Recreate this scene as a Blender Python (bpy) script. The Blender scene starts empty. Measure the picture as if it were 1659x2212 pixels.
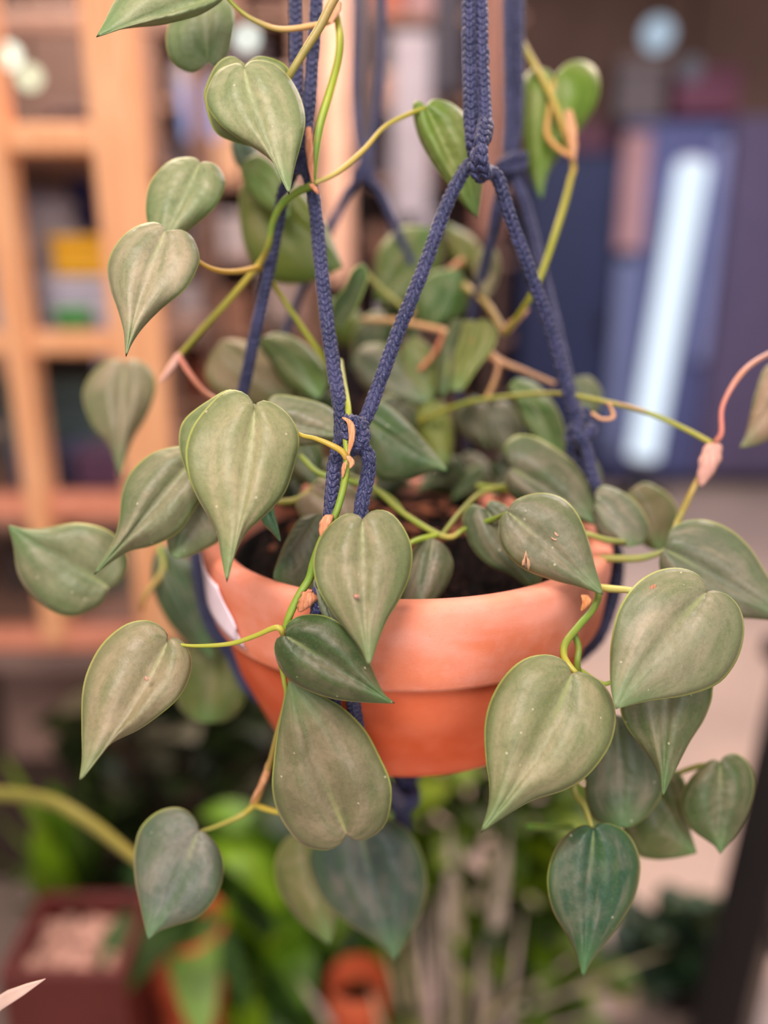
import bpy, math, random
import numpy as np
random.seed(7); rng = np.random.default_rng(7)
S = bpy.context.scene; COL = S.collection

# ------------------------------------------------------------------ camera
FPX = 1800.0; PITCH = math.radians(17.0); CAMZ = 1.5
cp, sp = math.cos(PITCH), math.sin(PITCH)
FWD = np.array([0, cp, -sp]); UPV = np.array([0, sp, cp]); RGT = np.array([1.0, 0, 0]); CAM = np.array([0, 0, CAMZ])
def P(px, py, d):
    """point of the place seen at photo position (px, py), d metres along the view axis"""
    return CAM + d*FWD + RGT*((px-829.5)/FPX*d) + UPV*(-(py-1106)/FPX*d)
def G(px, py, Y):
    """same, at distance Y along the floor"""
    v = FWD + RGT*((px-829.5)/FPX) + UPV*(-(py-1106)/FPX)
    return CAM + v*(Y/v[1])
cam = bpy.data.cameras.new('camera'); camo = bpy.data.objects.new('camera', cam); COL.objects.link(camo)
camo.location = CAM; camo.rotation_euler = (math.pi/2-PITCH, 0, 0)
cam.sensor_fit = 'VERTICAL'; cam.sensor_height = 36; cam.sensor_width = 27; cam.lens = FPX/2212*36
cam.clip_start = 0.02
cam.dof.use_dof = True; cam.dof.focus_distance = 0.415; cam.dof.aperture_fstop = 1.75; cam.dof.aperture_blades = 0
S.camera = camo

# ------------------------------------------------------------------ helpers
def lin(c):
    c = np.array(c, float)/255.0
    return tuple(np.where(c <= .04045, c/12.92, ((c+.055)/1.055)**2.4))
ORG = {}
def tag(o, label=None, cat=None, group=None, kind=None):
    if label: o['label'] = label
    if cat: o['category'] = cat
    if group: o['group'] = group
    if kind: o['kind'] = kind
    return o
def thing(name, label, cat, loc, group=None):
    o = bpy.data.objects.new(name, None); COL.objects.link(o); o.empty_display_size = .05
    o.location = loc; ORG[o.name] = np.array(loc, float)
    return tag(o, label, cat, group)
def obj(name, V, F, mat, parent=None, color=None, uv=None, vcol=None, smooth=True, origin=None):
    V = np.asarray(V, float)
    o0 = V.mean(0) if origin is None else np.array(origin, float)
    me = bpy.data.meshes.new(name)
    me.from_pydata((V-o0).tolist(), [], F)
    me.polygons.foreach_set('use_smooth', [smooth]*len(me.polygons))
    if uv is not None:
        l = me.uv_layers.new(name='UVMap'); idx = np.empty(len(me.loops), int); me.loops.foreach_get('vertex_index', idx)
        l.data.foreach_set('uv', np.asarray(uv)[idx].ravel())
    if vcol is not None:
        a = me.color_attributes.new('Col', 'FLOAT_COLOR', 'POINT'); a.data.foreach_set('color', np.asarray(vcol, float).ravel())
    me.materials.append(mat); me.update()
    o = bpy.data.objects.new(name, me); COL.objects.link(o)
    if parent is not None:
        o.parent = parent; o.location = o0-ORG[parent.name]
    else:
        o.location = o0
    ORG[o.name] = o0
    if color is not None: o.color = (*lin(color), 1)
    return o
def catmull(pts, n):
    pts = np.asarray(pts, float); k = len(pts)
    if k == 2:
        t = np.linspace(0, 1, n)[:, None]; return pts[0]*(1-t)+pts[1]*t
    ext = np.vstack([2*pts[0]-pts[1], pts, 2*pts[-1]-pts[-2]]); out = []
    for i in range(k-1):
        p0, p1, p2, p3 = ext[i:i+4]; t = np.linspace(0, 1, 16, endpoint=False)[:, None]
        out.append(.5*((2*p1)+(-p0+p2)*t+(2*p0-5*p1+4*p2-p3)*t*t+(-p0+3*p1-3*p2+p3)*t**3))
    d = np.vstack(out+[pts[-1:]])
    m = min(3, d.shape[1])
    L = np.concatenate([[0], np.cumsum(np.linalg.norm(np.diff(d[:, :m], axis=0), axis=1))])
    s = np.linspace(0, L[-1], n)
    return np.stack([np.interp(s, L, d[:, j]) for j in range(d.shape[1])], 1)
def frames(C):
    T = np.gradient(C, axis=0); T /= np.linalg.norm(T, axis=1)[:, None]+1e-12
    a = np.array([0, 0, 1.]) if abs(T[0][2]) < .9 else np.array([1., 0, 0])
    n = np.cross(T[0], a); n /= np.linalg.norm(n); N = [n]
    for i in range(1, len(C)):
        n = N[-1]-T[i]*np.dot(N[-1], T[i]); N.append(n/(np.linalg.norm(n)+1e-12))
    N = np.array(N); return T, N, np.cross(T, N)
def tubeV(C, R, seg=10):
    T, N, B = frames(C); n = len(C); a = np.linspace(0, 2*math.pi, seg, endpoint=False)
    V = C[:, None]+np.asarray(R)[:, None, None]*(np.cos(a)[None, :, None]*N[:, None]+np.sin(a)[None, :, None]*B[:, None])
    V = V.reshape(-1, 3); F = []
    for i in range(n-1):
        for j in range(seg):
            k = (j+1) % seg; F.append((i*seg+j, i*seg+k, (i+1)*seg+k, (i+1)*seg+j))
    F.append(tuple(range(seg))[::-1]); F.append(tuple(range((n-1)*seg, n*seg)))
    return V, F
def merge(parts):
    V = []; F = []; o = 0
    for v, f in parts:
        V.append(v); F += [tuple(i+o for i in q) for q in f]; o += len(v)
    return np.vstack(V), F
def lathe(prof, c, seg=48):
    """prof: (r, z) list; closed when r=0 at the ends"""
    V = []; F = []; a = np.linspace(0, 2*math.pi, seg, endpoint=False)
    for r, z in prof:
        V.append(np.stack([c[0]+r*np.cos(a), c[1]+r*np.sin(a), np.full(seg, c[2]+z)], 1))
    for i in range(len(prof)-1):
        for j in range(seg):
            k = (j+1) % seg; F.append((i*seg+j, i*seg+k, (i+1)*seg+k, (i+1)*seg+j))
    return np.vstack(V), F
def box(c, s, rz=0, bev=.0):
    """box with chamfered vertical and horizontal edges"""
    hx, hy, hz = np.array(s)/2; b = min(bev, hx*.45, hy*.45, hz*.45)
    if b <= 0:
        V = np.array([(x, y, z) for z in (-hz, hz) for x, y in ((-hx, -hy), (hx, -hy), (hx, hy), (-hx, hy))])
        F = [(3, 2, 1, 0), (4, 5, 6, 7), (0, 1, 5, 4), (1, 2, 6, 5), (2, 3, 7, 6), (3, 0, 4, 7)]
    else:
        def ring(x, y, z, q): return [(-x+q, -y, z), (x-q, -y, z), (x, -y+q, z), (x, y-q, z), (x-q, y, z), (-x+q, y, z), (-x, y-q, z), (-x, -y+q, z)]
        V = np.array(ring(hx-b, hy-b, -hz, b*.5)+ring(hx, hy, -hz+b, b)+ring(hx, hy, hz-b, b)+ring(hx-b, hy-b, hz, b*.5))
        F = [tuple(range(8))[::-1], tuple(range(24, 32))]
        for i in range(3):
            for j in range(8):
                k = (j+1) % 8; F.append((i*8+j, i*8+k, (i+1)*8+k, (i+1)*8+j))
    cr, sr = math.cos(rz), math.sin(rz)
    V = np.stack([V[:, 0]*cr-V[:, 1]*sr, V[:, 0]*sr+V[:, 1]*cr, V[:, 2]], 1)+np.array(c)
    return V, F
def dup(root, delta, color=None):
    c = root.copy(); COL.objects.link(c); c.location = np.array(root.location)+delta; ORG[c.name] = ORG[root.name]+delta
    for ch in root.children:
        d = ch.copy(); d.parent = c; COL.objects.link(d)
        for g in ch.children:
            e = g.copy(); e.parent = d; COL.objects.link(e)
    return c

# ------------------------------------------------------------------ materials
class NT:
    def __init__(s, name):
        s.m = bpy.data.materials.new(name); s.m.use_nodes = True; s.t = s.m.node_tree; s.t.nodes.clear()
        s.out = s.n('ShaderNodeOutputMaterial')
    def n(s, t, **k):
        x = s.t.nodes.new(t)
        for a, v in k.items(): setattr(x, a, v)
        return x
    def put(s, sock, v):
        if isinstance(v, bpy.types.NodeSocket): s.t.links.new(v, sock)
        elif v is not None:
            if sock.type == 'RGBA' and len(v) == 3: v = (*v, 1)
            sock.default_value = v
    def math(s, op, a, b=0, c=0, clamp=False):
        x = s.n('ShaderNodeMath', operation=op, use_clamp=clamp); s.put(x.inputs[0], a); s.put(x.inputs[1], b); s.put(x.inputs[2], c); return x.outputs[0]
    def mix(s, f, a, b, mode='MIX'):
        x = s.n('ShaderNodeMix', data_type='RGBA', blend_type=mode); s.put(x.inputs[0], f); s.put(x.inputs[6], a); s.put(x.inputs[7], b); return x.outputs[2]
    def ramp(s, f, lo, hi):
        x = s.n('ShaderNodeMapRange', interpolation_type='SMOOTHSTEP'); s.put(x.inputs[0], f); x.inputs[1].default_value = lo; x.inputs[2].default_value = hi; return x.outputs[0]
    def noise(s, scale, detail=3, rough=.55, vec=None, dist=0):
        x = s.n('ShaderNodeTexNoise'); x.inputs['Scale'].default_value = scale; x.inputs['Detail'].default_value = detail; x.inputs['Roughness'].default_value = rough; x.inputs['Distortion'].default_value = dist
        if vec is None: vec = s.n('ShaderNodeTexCoord').outputs['Object']
        s.put(x.inputs['Vector'], vec); return x.outputs['Fac']
    def bsdf(s, col, rough=.6, spec=.4, **k):
        b = s.n('ShaderNodeBsdfPrincipled'); s.put(b.inputs['Base Color'], col); s.put(b.inputs['Roughness'], rough); s.put(b.inputs['Specular IOR Level'], spec)
        for a, v in k.items(): s.put(b.inputs[a.replace('_', ' ')], v)
        return b
    def bump(s, h, strength=.3, dist=.001):
        x = s.n('ShaderNodeBump'); x.inputs['Strength'].default_value = strength; x.inputs['Distance'].default_value = dist; s.put(x.inputs['Height'], h); return x.outputs[0]
    def fin(s, b):
        s.t.links.new(b.outputs[0], s.out.inputs[0]); return s.m
def mat_simple(name, col, rough=.6, spec=.4, var=.15, scale=8, metallic=0, bump=0, bscale=200):
    t = NT(name); c = lin(col); n = t.noise(scale, 4)
    col_ = t.mix(t.ramp(n, .3, .7), tuple(x*(1-var) for x in c), tuple(min(1, x*(1+var)) for x in c))
    b = t.bsdf(col_, rough, spec, Metallic=metallic)
    if bump: t.put(b.inputs['Normal'], t.bump(t.noise(bscale, 4), bump))
    return t.fin(b)
def mat_tint(name, rough=.6, spec=.4, var=.12, scale=9):
    t = NT(name); oi = t.n('ShaderNodeObjectInfo').outputs['Color']; n = t.noise(scale, 4)
    c = t.mix(t.math('MULTIPLY', t.ramp(n, .3, .7), var*2), oi, (0, 0, 0))
    return t.fin(t.bsdf(c, rough, spec))
def mat_emit(name, col, e):
    t = NT(name); x = t.n('ShaderNodeEmission'); x.inputs[0].default_value = (*lin(col), 1); x.inputs[1].default_value = e
    return t.fin(x)

def mat_leaf():
    t = NT('leaf_blade'); uv = t.n('ShaderNodeUVMap').outputs[0]; sx = t.n('ShaderNodeSeparateXYZ'); t.put(sx.inputs[0], uv)
    oc = t.n('ShaderNodeTexCoord').outputs['Object']; oi = t.n('ShaderNodeObjectInfo'); base = oi.outputs['Color']; rnd = oi.outputs['Random']
    u = t.math('ABSOLUTE', t.math('MULTIPLY_ADD', sx.outputs[0], 2, -1)); v = sx.outputs[1]
    off = t.n('ShaderNodeVectorMath', operation='ADD'); t.put(off.inputs[0], oc); cmb = t.n('ShaderNodeCombineXYZ'); t.put(cmb.inputs[0], t.math('MULTIPLY', rnd, 7)); t.put(off.inputs[1], cmb.outputs[0]); ov = off.outputs[0]
    n1 = t.noise(38, 4, .6, ov, .4); n2 = t.noise(420, 3, .6, ov); n3 = t.noise(1500, 2, .7, ov)
    # streaks that follow the side veins
    cv = t.n('ShaderNodeCombineXYZ'); t.put(cv.inputs[0], t.math('MULTIPLY_ADD', v, 1.5, t.math('MULTIPLY', u, -.7))); t.put(cv.inputs[1], t.math('MULTIPLY', sx.outputs[0], 3.4)); t.put(cv.inputs[2], t.math('MULTIPLY', rnd, 30))
    st = t.noise(1.6, 3, .6, cv.outputs[0])
    base = t.mix(1.0, base, (.84, .88, .80), 'MULTIPLY')
    green = t.mix(.62, base, lin((62, 96, 36)))
    lamplit = t.mix(.45, base, t.mix(.55, base, lin((226, 192, 170))))  # pinkish lamp reflection put into the blade colour
    lamplit = t.mix(1.0, lamplit, (1.22, 1.18, 1.20), 'MULTIPLY')
    c = t.mix(t.ramp(n1, .42, .70), base, t.mix(.4, base, lamplit))
    c = t.mix(t.math('MULTIPLY', t.ramp(st, .50, .70), .60), c, green)
    c = t.mix(t.math('MULTIPLY', t.ramp(st, .50, .26), .5), c, lamplit)
    c = t.mix(t.math('MULTIPLY', t.ramp(n2, .42, .66), .26), c, t.mix(.5, c, (0, 0, 0)))
    c = t.mix(t.math('MULTIPLY', t.ramp(n3, .52, .72), .30), c, lamplit)
    c = t.mix(t.math('MULTIPLY', t.ramp(u, .66, .99), .68), c, green)
    c = t.mix(t.math('MULTIPLY', t.ramp(v, .72, .98), .7), c, t.mix(.35, green, lin((110, 156, 96))))
    vein = t.mix(.6, base, lin((168, 178, 98)))
    c = t.mix(t.math('MULTIPLY', t.math('MULTIPLY', t.ramp(u, .075, .02), t.ramp(v, .6, .05)), .65), c, vein)
    c = t.mix(t.math('MULTIPLY', t.ramp(u, .958, .98), .85), c, t.mix(.62, base, lin((190, 204, 92))))
    vo = t.n('ShaderNodeTexVoronoi'); vo.inputs['Scale'].default_value = 150; t.put(vo.inputs['Vector'], ov)
    pick = t.n('ShaderNodeSeparateXYZ'); t.put(pick.inputs[0], vo.outputs['Color'])
    spot = t.math('MULTIPLY', t.ramp(vo.outputs['Distance'], .13, .06), t.math('GREATER_THAN', pick.outputs[0], .80))
    c = t.mix(t.math('MULTIPLY', spot, .6), c, lin((205, 198, 165)))
    vl = t.math('SINE', t.math('MULTIPLY_ADD', v, 70, t.math('MULTIPLY', u, -4)))
    h = t.math('ADD', t.math('MULTIPLY', vl, .22), t.math('ADD', t.math('MULTIPLY', n2, .8), t.math('MULTIPLY', n1, .6)))
    nb = t.bump(h, .35, .0008)
    b = t.bsdf(c, t.math('MULTIPLY_ADD', n1, .25, .33), .36, Normal=nb, Sheen_Weight=.12, Sheen_Roughness=.4, Sheen_Tint=lin((255, 222, 205)))
    tr = t.n('ShaderNodeBsdfTranslucent'); t.put(tr.inputs[0], t.mix(.5, c, lin((150, 190, 40))))
    mx = t.n('ShaderNodeMixShader'); mx.inputs[0].default_value = .17; t.t.links.new(b.outputs[0], mx.inputs[1]); t.t.links.new(tr.outputs[0], mx.inputs[2])
    return t.fin(mx)
def mat_stem():
    t = NT('stem_skin'); a = t.n('ShaderNodeVertexColor', layer_name='Col').outputs[0]; n = t.noise(160, 3)
    c = t.mix(t.math('MULTIPLY', t.ramp(n, .35, .75), .3), a, t.mix(.5, a, lin((190, 140, 70))))
    b = t.bsdf(c, .42, .4, Subsurface_Weight=.12, Subsurface_Scale=.002); b.inputs['Subsurface Radius'].default_value = (1, .6, .3)
    t.put(b.inputs['Normal'], t.bump(t.noise(500, 3), .2, .0006)); return t.fin(b)
def mat_rope():
    t = NT('navy_cord'); n = t.noise(900, 3, .7); n2 = t.noise(60, 3)
    c = t.mix(t.ramp(n2, .35, .68), lin((15, 26, 64)), lin((42, 46, 84)))
    c = t.mix(t.math('MULTIPLY', t.ramp(n, .5, .8), .4), c, lin((96, 96, 132)))  # painted highlights, scattered by noise
    c = t.mix(t.ramp(t.noise(1400, 2), .62, .72), c, lin((142, 140, 172)))  # painted sparkle flecks
    b = t.bsdf(c, .55, .45, Sheen_Weight=.18, Sheen_Roughness=.4); t.put(b.inputs['Normal'], t.bump(n, .45, .0007)); return t.fin(b)
def mat_terra(name, lo, mid, bloom, amt):
    t = NT(name); n = t.noise(14, 5, .6); n2 = t.noise(70, 4, .6); n3 = t.noise(900, 2); g = t.n('ShaderNodeTexCoord').outputs['Object']
    mp = t.n('ShaderNodeMapping'); mp.inputs['Scale'].default_value = (6, 6, 16); t.put(mp.inputs['Vector'], g); st = t.noise(2.2, 3, .5, mp.outputs[0], .3)
    c = t.mix(t.ramp(n, .35, .65), lin(lo), lin(mid)); c = t.mix(t.math('MULTIPLY', t.ramp(st, .30, .78), amt), c, lin(bloom))
    c = t.mix(t.math('MULTIPLY', t.ramp(n2, .45, .8), amt*.5), c, lin(bloom)); c = t.mix(t.math('MULTIPLY', t.ramp(n3, .62, .72), .3), c, lin(lo))
    b = t.bsdf(c, .78, .25); t.put(b.inputs['Normal'], t.bump(t.math('ADD', n3, t.math('MULTIPLY', st, 2)), .25, .0006)); return t.fin(b)
def mat_soil():
    t = NT('soil'); n = t.noise(160, 4, .7); c = t.mix(t.ramp(n, .45, .7), lin((10, 7, 7)), lin((46, 28, 22)))
    b = t.bsdf(c, .95, .1); t.put(b.inputs['Normal'], t.bump(n, .9, .004)); return t.fin(b)
def mat_wood(name, a, b_):
    t = NT(name); g = t.n('ShaderNodeTexCoord').outputs['Object']; mp = t.n('ShaderNodeMapping'); mp.inputs['Scale'].default_value = (30, 30, 2.5); t.put(mp.inputs['Vector'], g)
    n = t.noise(2, 5, .6, mp.outputs[0], .8); c = t.mix(t.ramp(n, .35, .65), lin(a), lin(b_)); return t.fin(t.bsdf(c, .5, .35))
def mat_floor():
    t = NT('concrete_floor'); n = t.noise(1.1, 5, .6); n2 = t.noise(18, 5, .65)
    c = t.mix(t.ramp(n, .35, .65), lin((150, 132, 122)), lin((172, 150, 136))); c = t.mix(t.math('MULTIPLY', t.ramp(n2, .45, .7), .25), c, lin((120, 106, 100)))
    return t.fin(t.bsdf(c, .42, .4))
LEAF = mat_leaf(); STEM = mat_stem(); ROPE = mat_rope(); SOIL = mat_soil()
TER_RIM = mat_terra('terracotta_rim', (206, 112, 76), (220, 136, 104), (228, 164, 148), .6)
TER_BODY = mat_terra('terracotta_body', (196, 82, 42), (212, 102, 62), (222, 130, 100), .35)
def mat_dry():
    t = NT('dry_sheath'); oi = t.n('ShaderNodeObjectInfo').outputs['Color']; g = t.n('ShaderNodeTexCoord').outputs['Object']
    mp = t.n('ShaderNodeMapping'); mp.inputs['Scale'].default_value = (1400, 300, 120); t.put(mp.inputs['Vector'], g); n = t.noise(1, 4, .6, mp.outputs[0], .5)
    c = t.mix(t.ramp(n, .35, .7), t.mix(.35, oi, lin((120, 70, 40))), t.mix(.25, oi, lin((240, 200, 170))))
    b = t.bsdf(c, .7, .25); t.put(b.inputs['Normal'], t.bump(n, .8, .001)); return t.fin(b)
DRY = mat_dry()
PAPER = mat_simple('sticker_paper', (232, 216, 226), .5, .3, .06, 60)
BLACKPL = mat_simple('black_plastic', (12, 9, 9), .8, .12)
TINT = mat_tint('painted_goods', .5, .4, .1, 9)
BGLEAF = mat_tint('foliage', .5, .35, .25, 14)
WOOD = mat_wood('pine_wood', (222, 156, 108), (236, 182, 136))
WOODR = mat_wood('reddish_wood', (206, 130, 102), (222, 150, 122))
DKWOOD = mat_wood('brown_wood', (112, 84, 72), (146, 114, 98))
FLOOR = mat_floor()
NAVYGLOSS = mat_simple('navy_lacquer', (40, 50, 92), .22, .5, .2, 2)
BLACKMETAL = mat_simple('black_metal', (16, 13, 16), .4, .5)

# ------------------------------------------------------------------ terracotta pot
PC = np.array([.015, .5164, 0]); RIMZ = CAMZ-.168
pot = thing('terracotta_pot', 'round terracotta pot with wide rim hanging in the navy rope hanger', 'plant pot', (PC[0], PC[1], CAMZ-.291))
def prof_rim():
    return [(.113, -.052), (.1145, -.012), (.1165, -.003), (.120, .0), (.1265, .0), (.1292, -.0015), (.1305, -.005), (.1300, -.018), (.1278, -.040), (.1268, -.048), (.1258, -.0505), (.1235, -.0515), (.117, -.0515), (.113, -.052)]
v, f = lathe(prof_rim(), (PC[0], PC[1], RIMZ), 128); obj('rim', v, f, TER_RIM, pot)
pb = [(.113, -.0505), (.1212, -.0505), (.1205, -.056), (.113, -.085), (.0985, -.118), (.0965, -.1222), (.094, -.123), (.03, -.123), (.012, -.123), (.012, -.117), (.085, -.115), (.103, -.085), (.110, -.056), (.113, -.0505)]
v, f = lathe(pb, (PC[0], PC[1], RIMZ), 128); obj('body', v, f, TER_BODY, pot)
# pale sticker wrapped round the rim at the left
a0, a1 = math.radians(176), math.radians(227); na, nz = 20, 8; V = []; F = []
for i in range(na+1):
    for j in range(nz+1):
        k = i/na; q = j/nz; z = -.009-.031*q+.003*math.sin(k*5); r = .1318-.0028*((-z-.005)/.043)+.0006
        if i == na: k -= .05*q+.02*math.sin(q*9)
        a = a0+(a1-a0)*(k*(.72+.28*q)); V.append((PC[0]+r*math.cos(a), PC[1]+r*math.sin(a), RIMZ+z))
for i in range(na):
    for j in range(nz): F.append((i*(nz+1)+j, i*(nz+1)+j+1, (i+1)*(nz+1)+j+1, (i+1)*(nz+1)+j))
st = obj('sticker', V, F, PAPER, pot); st['label'] = 'pale blank peeling sticker'; st.modifiers.new('thick', 'SOLIDIFY').thickness = .0004
# black liner and soil
liner = thing('nursery_liner', 'black plastic liner pot sitting inside the hanging terracotta pot', 'liner pot', (PC[0], PC[1], RIMZ-.113))
v, f = lathe([(.085, -.112), (.1095, -.018), (.1115, -.016), (.112, -.018), (.0875, -.114), (.01, -.114), (.01, -.112), (.085, -.112)], (PC[0], PC[1], RIMZ), 72); obj('wall', v, f, BLACKPL, liner)
n = 70; V = []; F = []; parts = []
a = np.linspace(0, 2*math.pi, n, endpoint=False); rr = np.linspace(.004, .103, 26)
V = np.array([(PC[0]+r*math.cos(t), PC[1]+r*math.sin(t), RIMZ-.023+.26*r*math.sin(t)*(1 if math.sin(t) < 0 else .55)+.0028*rng.standard_normal()) for r in rr for t in a])
F = [(i*n+j, i*n+(j+1) % n, (i+1)*n+(j+1) % n, (i+1)*n+j) for i in range(25) for j in range(n)]; parts.append((V, F))
def blob(c, r, seed=0, nu=9, nv=6, sq=(1, 1, 1)):
    g = np.random.default_rng(seed); V = [np.array([0, 0, 1.])]
    for i in range(1, nv):
        for j in range(nu):
            t = math.pi*i/nv; p = 2*math.pi*j/nu; V.append(np.array([math.sin(t)*math.cos(p), math.sin(t)*math.sin(p), math.cos(t)])*(1+.18*g.standard_normal()))
    V.append(np.array([0, 0, -1.])); F = [(0, 1+j, 1+(j+1) % nu) for j in range(nu)]
    for i in range(nv-2):
        for j in range(nu): F.append((1+i*nu+j, 1+(i+1)*nu+j, 1+(i+1)*nu+(j+1) % nu, 1+i*nu+(j+1) % nu))
    e = len(V)-1; F += [(e, 1+(nv-2)*nu+(j+1) % nu, 1+(nv-2)*nu+j) for j in range(nu)]
    return np.array(V)*r*np.array(sq)+np.array(c), F
obj_soil = obj('potting_soil', *merge(parts), SOIL); tag(obj_soil, 'dark crumbly potting soil inside the hanging terracotta pot', 'soil', kind='stuff')
BARK = mat_simple('bark', (128, 78, 56), .9, .2, .5, 120)
parts = []
for i in range(190):
    r = .095*math.sqrt(rng.random()); t = rng.random()*math.pi*.9+.05*math.pi; s = .0014+.0024*rng.random()
    parts.append(blob((PC[0]+r*math.cos(t), PC[1]+r*math.sin(t), RIMZ-.0225+.143*r*math.sin(t)), s, i, sq=(1+rng.random(), 1, .7)))
tag(obj('bark_chips', *merge(parts), BARK), 'small orange-brown bark chips scattered over the potting soil', 'bark chips', kind='stuff')

# ------------------------------------------------------------------ braided rope hanger
hang = thing('macrame_hanger', 'navy braided rope plant hanger knotted around the terracotta pot', 'plant hanger', tuple(P(872, 1850, .60)))
_nu, _nv = 7, 5
_gv, _gf = blob((0, 0, 0), 1, 0, _nu, _nv); _g = [np.array([0, 0, 1.])]
for i in range(1, _nv):
    for j in range(_nu):
        t = math.pi*i/_nv; p = 2*math.pi*j/_nu; _g.append(np.array([math.sin(t)*math.cos(p), math.sin(t)*math.sin(p), math.cos(t)]))
_g.append(np.array([0, 0, -1.])); _g = np.array(_g)
def braid(C3, r):
    """three columns of V stitches over a core"""
    L = np.linalg.norm(np.diff(C3, axis=0), axis=1).sum(); nC = max(8, int(L/(r*.5))); C = catmull(C3, nC); T, N, B = frames(C)
    core = tubeV(C, np.full(nC, r*.80), 10); V = [core[0]]; F = list(core[1]); o = len(core[0]); pitch = r*.92; rows = int(L/pitch); sidx = np.linspace(0, nC-1, max(2, rows))
    for i, si in enumerate(sidx):
        k = int(round(si)); c = C[k]; t, n, b = T[k], N[k], B[k]
        for j in range(6):
            th = 2*math.pi*(j+.5)/6; e = n*math.cos(th)+b*math.sin(th); w = np.cross(t, e); sg = 1 if j % 2 else -1; q = math.radians(27)*sg
            ax = t*math.cos(q)+w*math.sin(q); sd = np.cross(e, ax)
            jit = 1+.10*rng.standard_normal()
            V.append(c+e*r*.74+_g[:, 2:3]*ax*r*.86+_g[:, :1]*sd*r*.40*jit+_g[:, 1:2]*e*r*.34*jit)
            F += [tuple(x+o for x in fc) for fc in _gf]; o += len(_g)
    return np.vstack(V), F
def cord(pts, r=.0037, name='cord'):
    C = np.array([P(*p) for p in pts])
    if pts[0][1] <= -60:      # carry the cord on up to the ring it hangs from
        C = np.vstack([[RING+(C[0]-RING)*q for q in (0, .25, .5, .72, .87, .95)], C])
    v, f = braid(C, r); return obj(name, v, f, ROPE, hang)
def knot(px, py, d, R, r=.0036, tilt=.25, turns=1.6, h=1.0, name='knot'):
    c = P(px, py, d); t = np.linspace(0, 2*math.pi*turns, 24); ph = random.random()*6
    C = np.stack([c[0]+R*np.cos(t+ph), c[1]+R*np.sin(t+ph)*.8, c[2]+R*tilt*np.sin(t*1.3+ph)+r*1.5*h*(t/t[-1]-.5)], 1)
    v, f = braid(C, r); return obj(name, v, f, ROPE, hang)
RD = .0036
RING = np.array([PC[0], PC[1], 2.32])
t_ = np.linspace(0, 2*math.pi, 33); v, f = tubeV(np.stack([RING[0]+.022*np.cos(t_), RING[1]+0*t_, RING[2]+.018+.022*np.sin(t_)], 1), np.full(33, .003), 10)
o = obj('hanging_ring', v, f, mat_simple('ring_steel', (150, 150, 155), .3, .5, .1, 20, 1.0), hang); o['label'] = 'steel hanging ring'
# front-right arm
cord([(1012, -60, .452), (1013, 60, .451), (1014, 160, .450), (1017, 260, .449), (1021, 315, .450), (1026, 345, .456), (1008, 362, .455), (988, 395, .452), (960, 455, .450), (915, 580, .445), (862, 712, .440), (822, 820, .435), (795, 893, .430), (776, 925, .428)])
cord([(1038, -60, .455), (1040, 60, .454), (1042, 150, .453), (1047, 240, .449), (1050, 285, .444), (1036, 322, .441), (1026, 352, .442), (1036, 380, .446), (1058, 372, .455), (1078, 392, .459), (1100, 465, .463), (1145, 590, .476), (1192, 722, .490), (1228, 850, .502), (1250, 925, .510)])
cord([(1046, 268, .441), (1040, 305, .437), (1040, 345, .437), (1048, 375, .442)], RD, 'knot')
# front-left arm
cord([(637, -60, .470), (639, 60, .470), (640, 150, .470), (641, 250, .470), (645, 335, .470), (630, 375, .474), (612, 420, .480), (597, 500, .488), (573, 620, .498), (548, 735, .508), (527, 835, .516), (505, 905, .522), (470, 985, .530)])
cord([(686, -60, .466), (682, 40, .466), (675, 130, .466), (668, 230, .465), (659, 310, .464), (656, 350, .463), (672, 395, .460), (681, 450, .457), (690, 540, .452), (705, 680, .446), (722, 800, .440), (736, 890, .432), (735, 945, .428), (722, 1010, .425), (714, 1110, .419), (700, 1220, .410), (686, 1320, .414), (692, 1400, .424), (735, 1560, .448), (800, 1665, .478), (866, 1735, .585)])
knot(650, 352, .468, .0066, RD, .3)
# front join
cord([(780, 918, .424), (760, 930, .420), (742, 946, .421), (752, 968, .423), (785, 968, .421), (797, 995, .421), (794, 1030, .421), (780, 1100, .417), (772, 1230, .409), (768, 1330, .408), (768, 1430, .421), (766, 1535, .443), (800, 1650, .476), (868, 1735, .585)])
cord([(775, 925, .422), (757, 905, .420), (750, 935, .418), (768, 962, .417), (785, 945, .420), (778, 915, .425)], RD, 'knot')
# rear arm
cord([(768, -60, .70), (768, 60, .69), (766, 180, .68), (772, 280, .668), (782, 345, .66), (768, 392, .66), (745, 425, .66), (712, 500, .655), (655, 620, .645), (618, 720, .636), (585, 800, .625), (540, 900, .60)], .0034)
cord([(828, -60, .665), (826, 60, .664), (822, 160, .663), (812, 260, .66), (796, 340, .655), (800, 388, .655), (822, 415, .656), (850, 480, .66), (878, 545, .664), (905, 605, .668), (940, 690, .672), (975, 790, .68)], .0034)
knot(786, 378, .657, .0066, .0034, .35)
# rear-right arm
cord([(1097, -60, .575), (1098, 60, .574), (1099, 160, .572), (1100, 260, .570), (1098, 335, .568), (1115, 390, .568), (1137, 450, .566), (1165, 560, .562), (1200, 700, .555), (1232, 840, .545), (1255, 915, .535)], .0037)
cord([(1120, -60, .578), (1120, 60, .577), (1120, 160, .575), (1118, 260, .573), (1106, 335, .570), (1090, 385, .572), (1075, 440, .580), (1060, 520, .60), (1030, 640, .63), (1000, 760, .66), (985, 800, .675)], .0037)
knot(1104, 352, .566, .0078, RD, .3)
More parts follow.
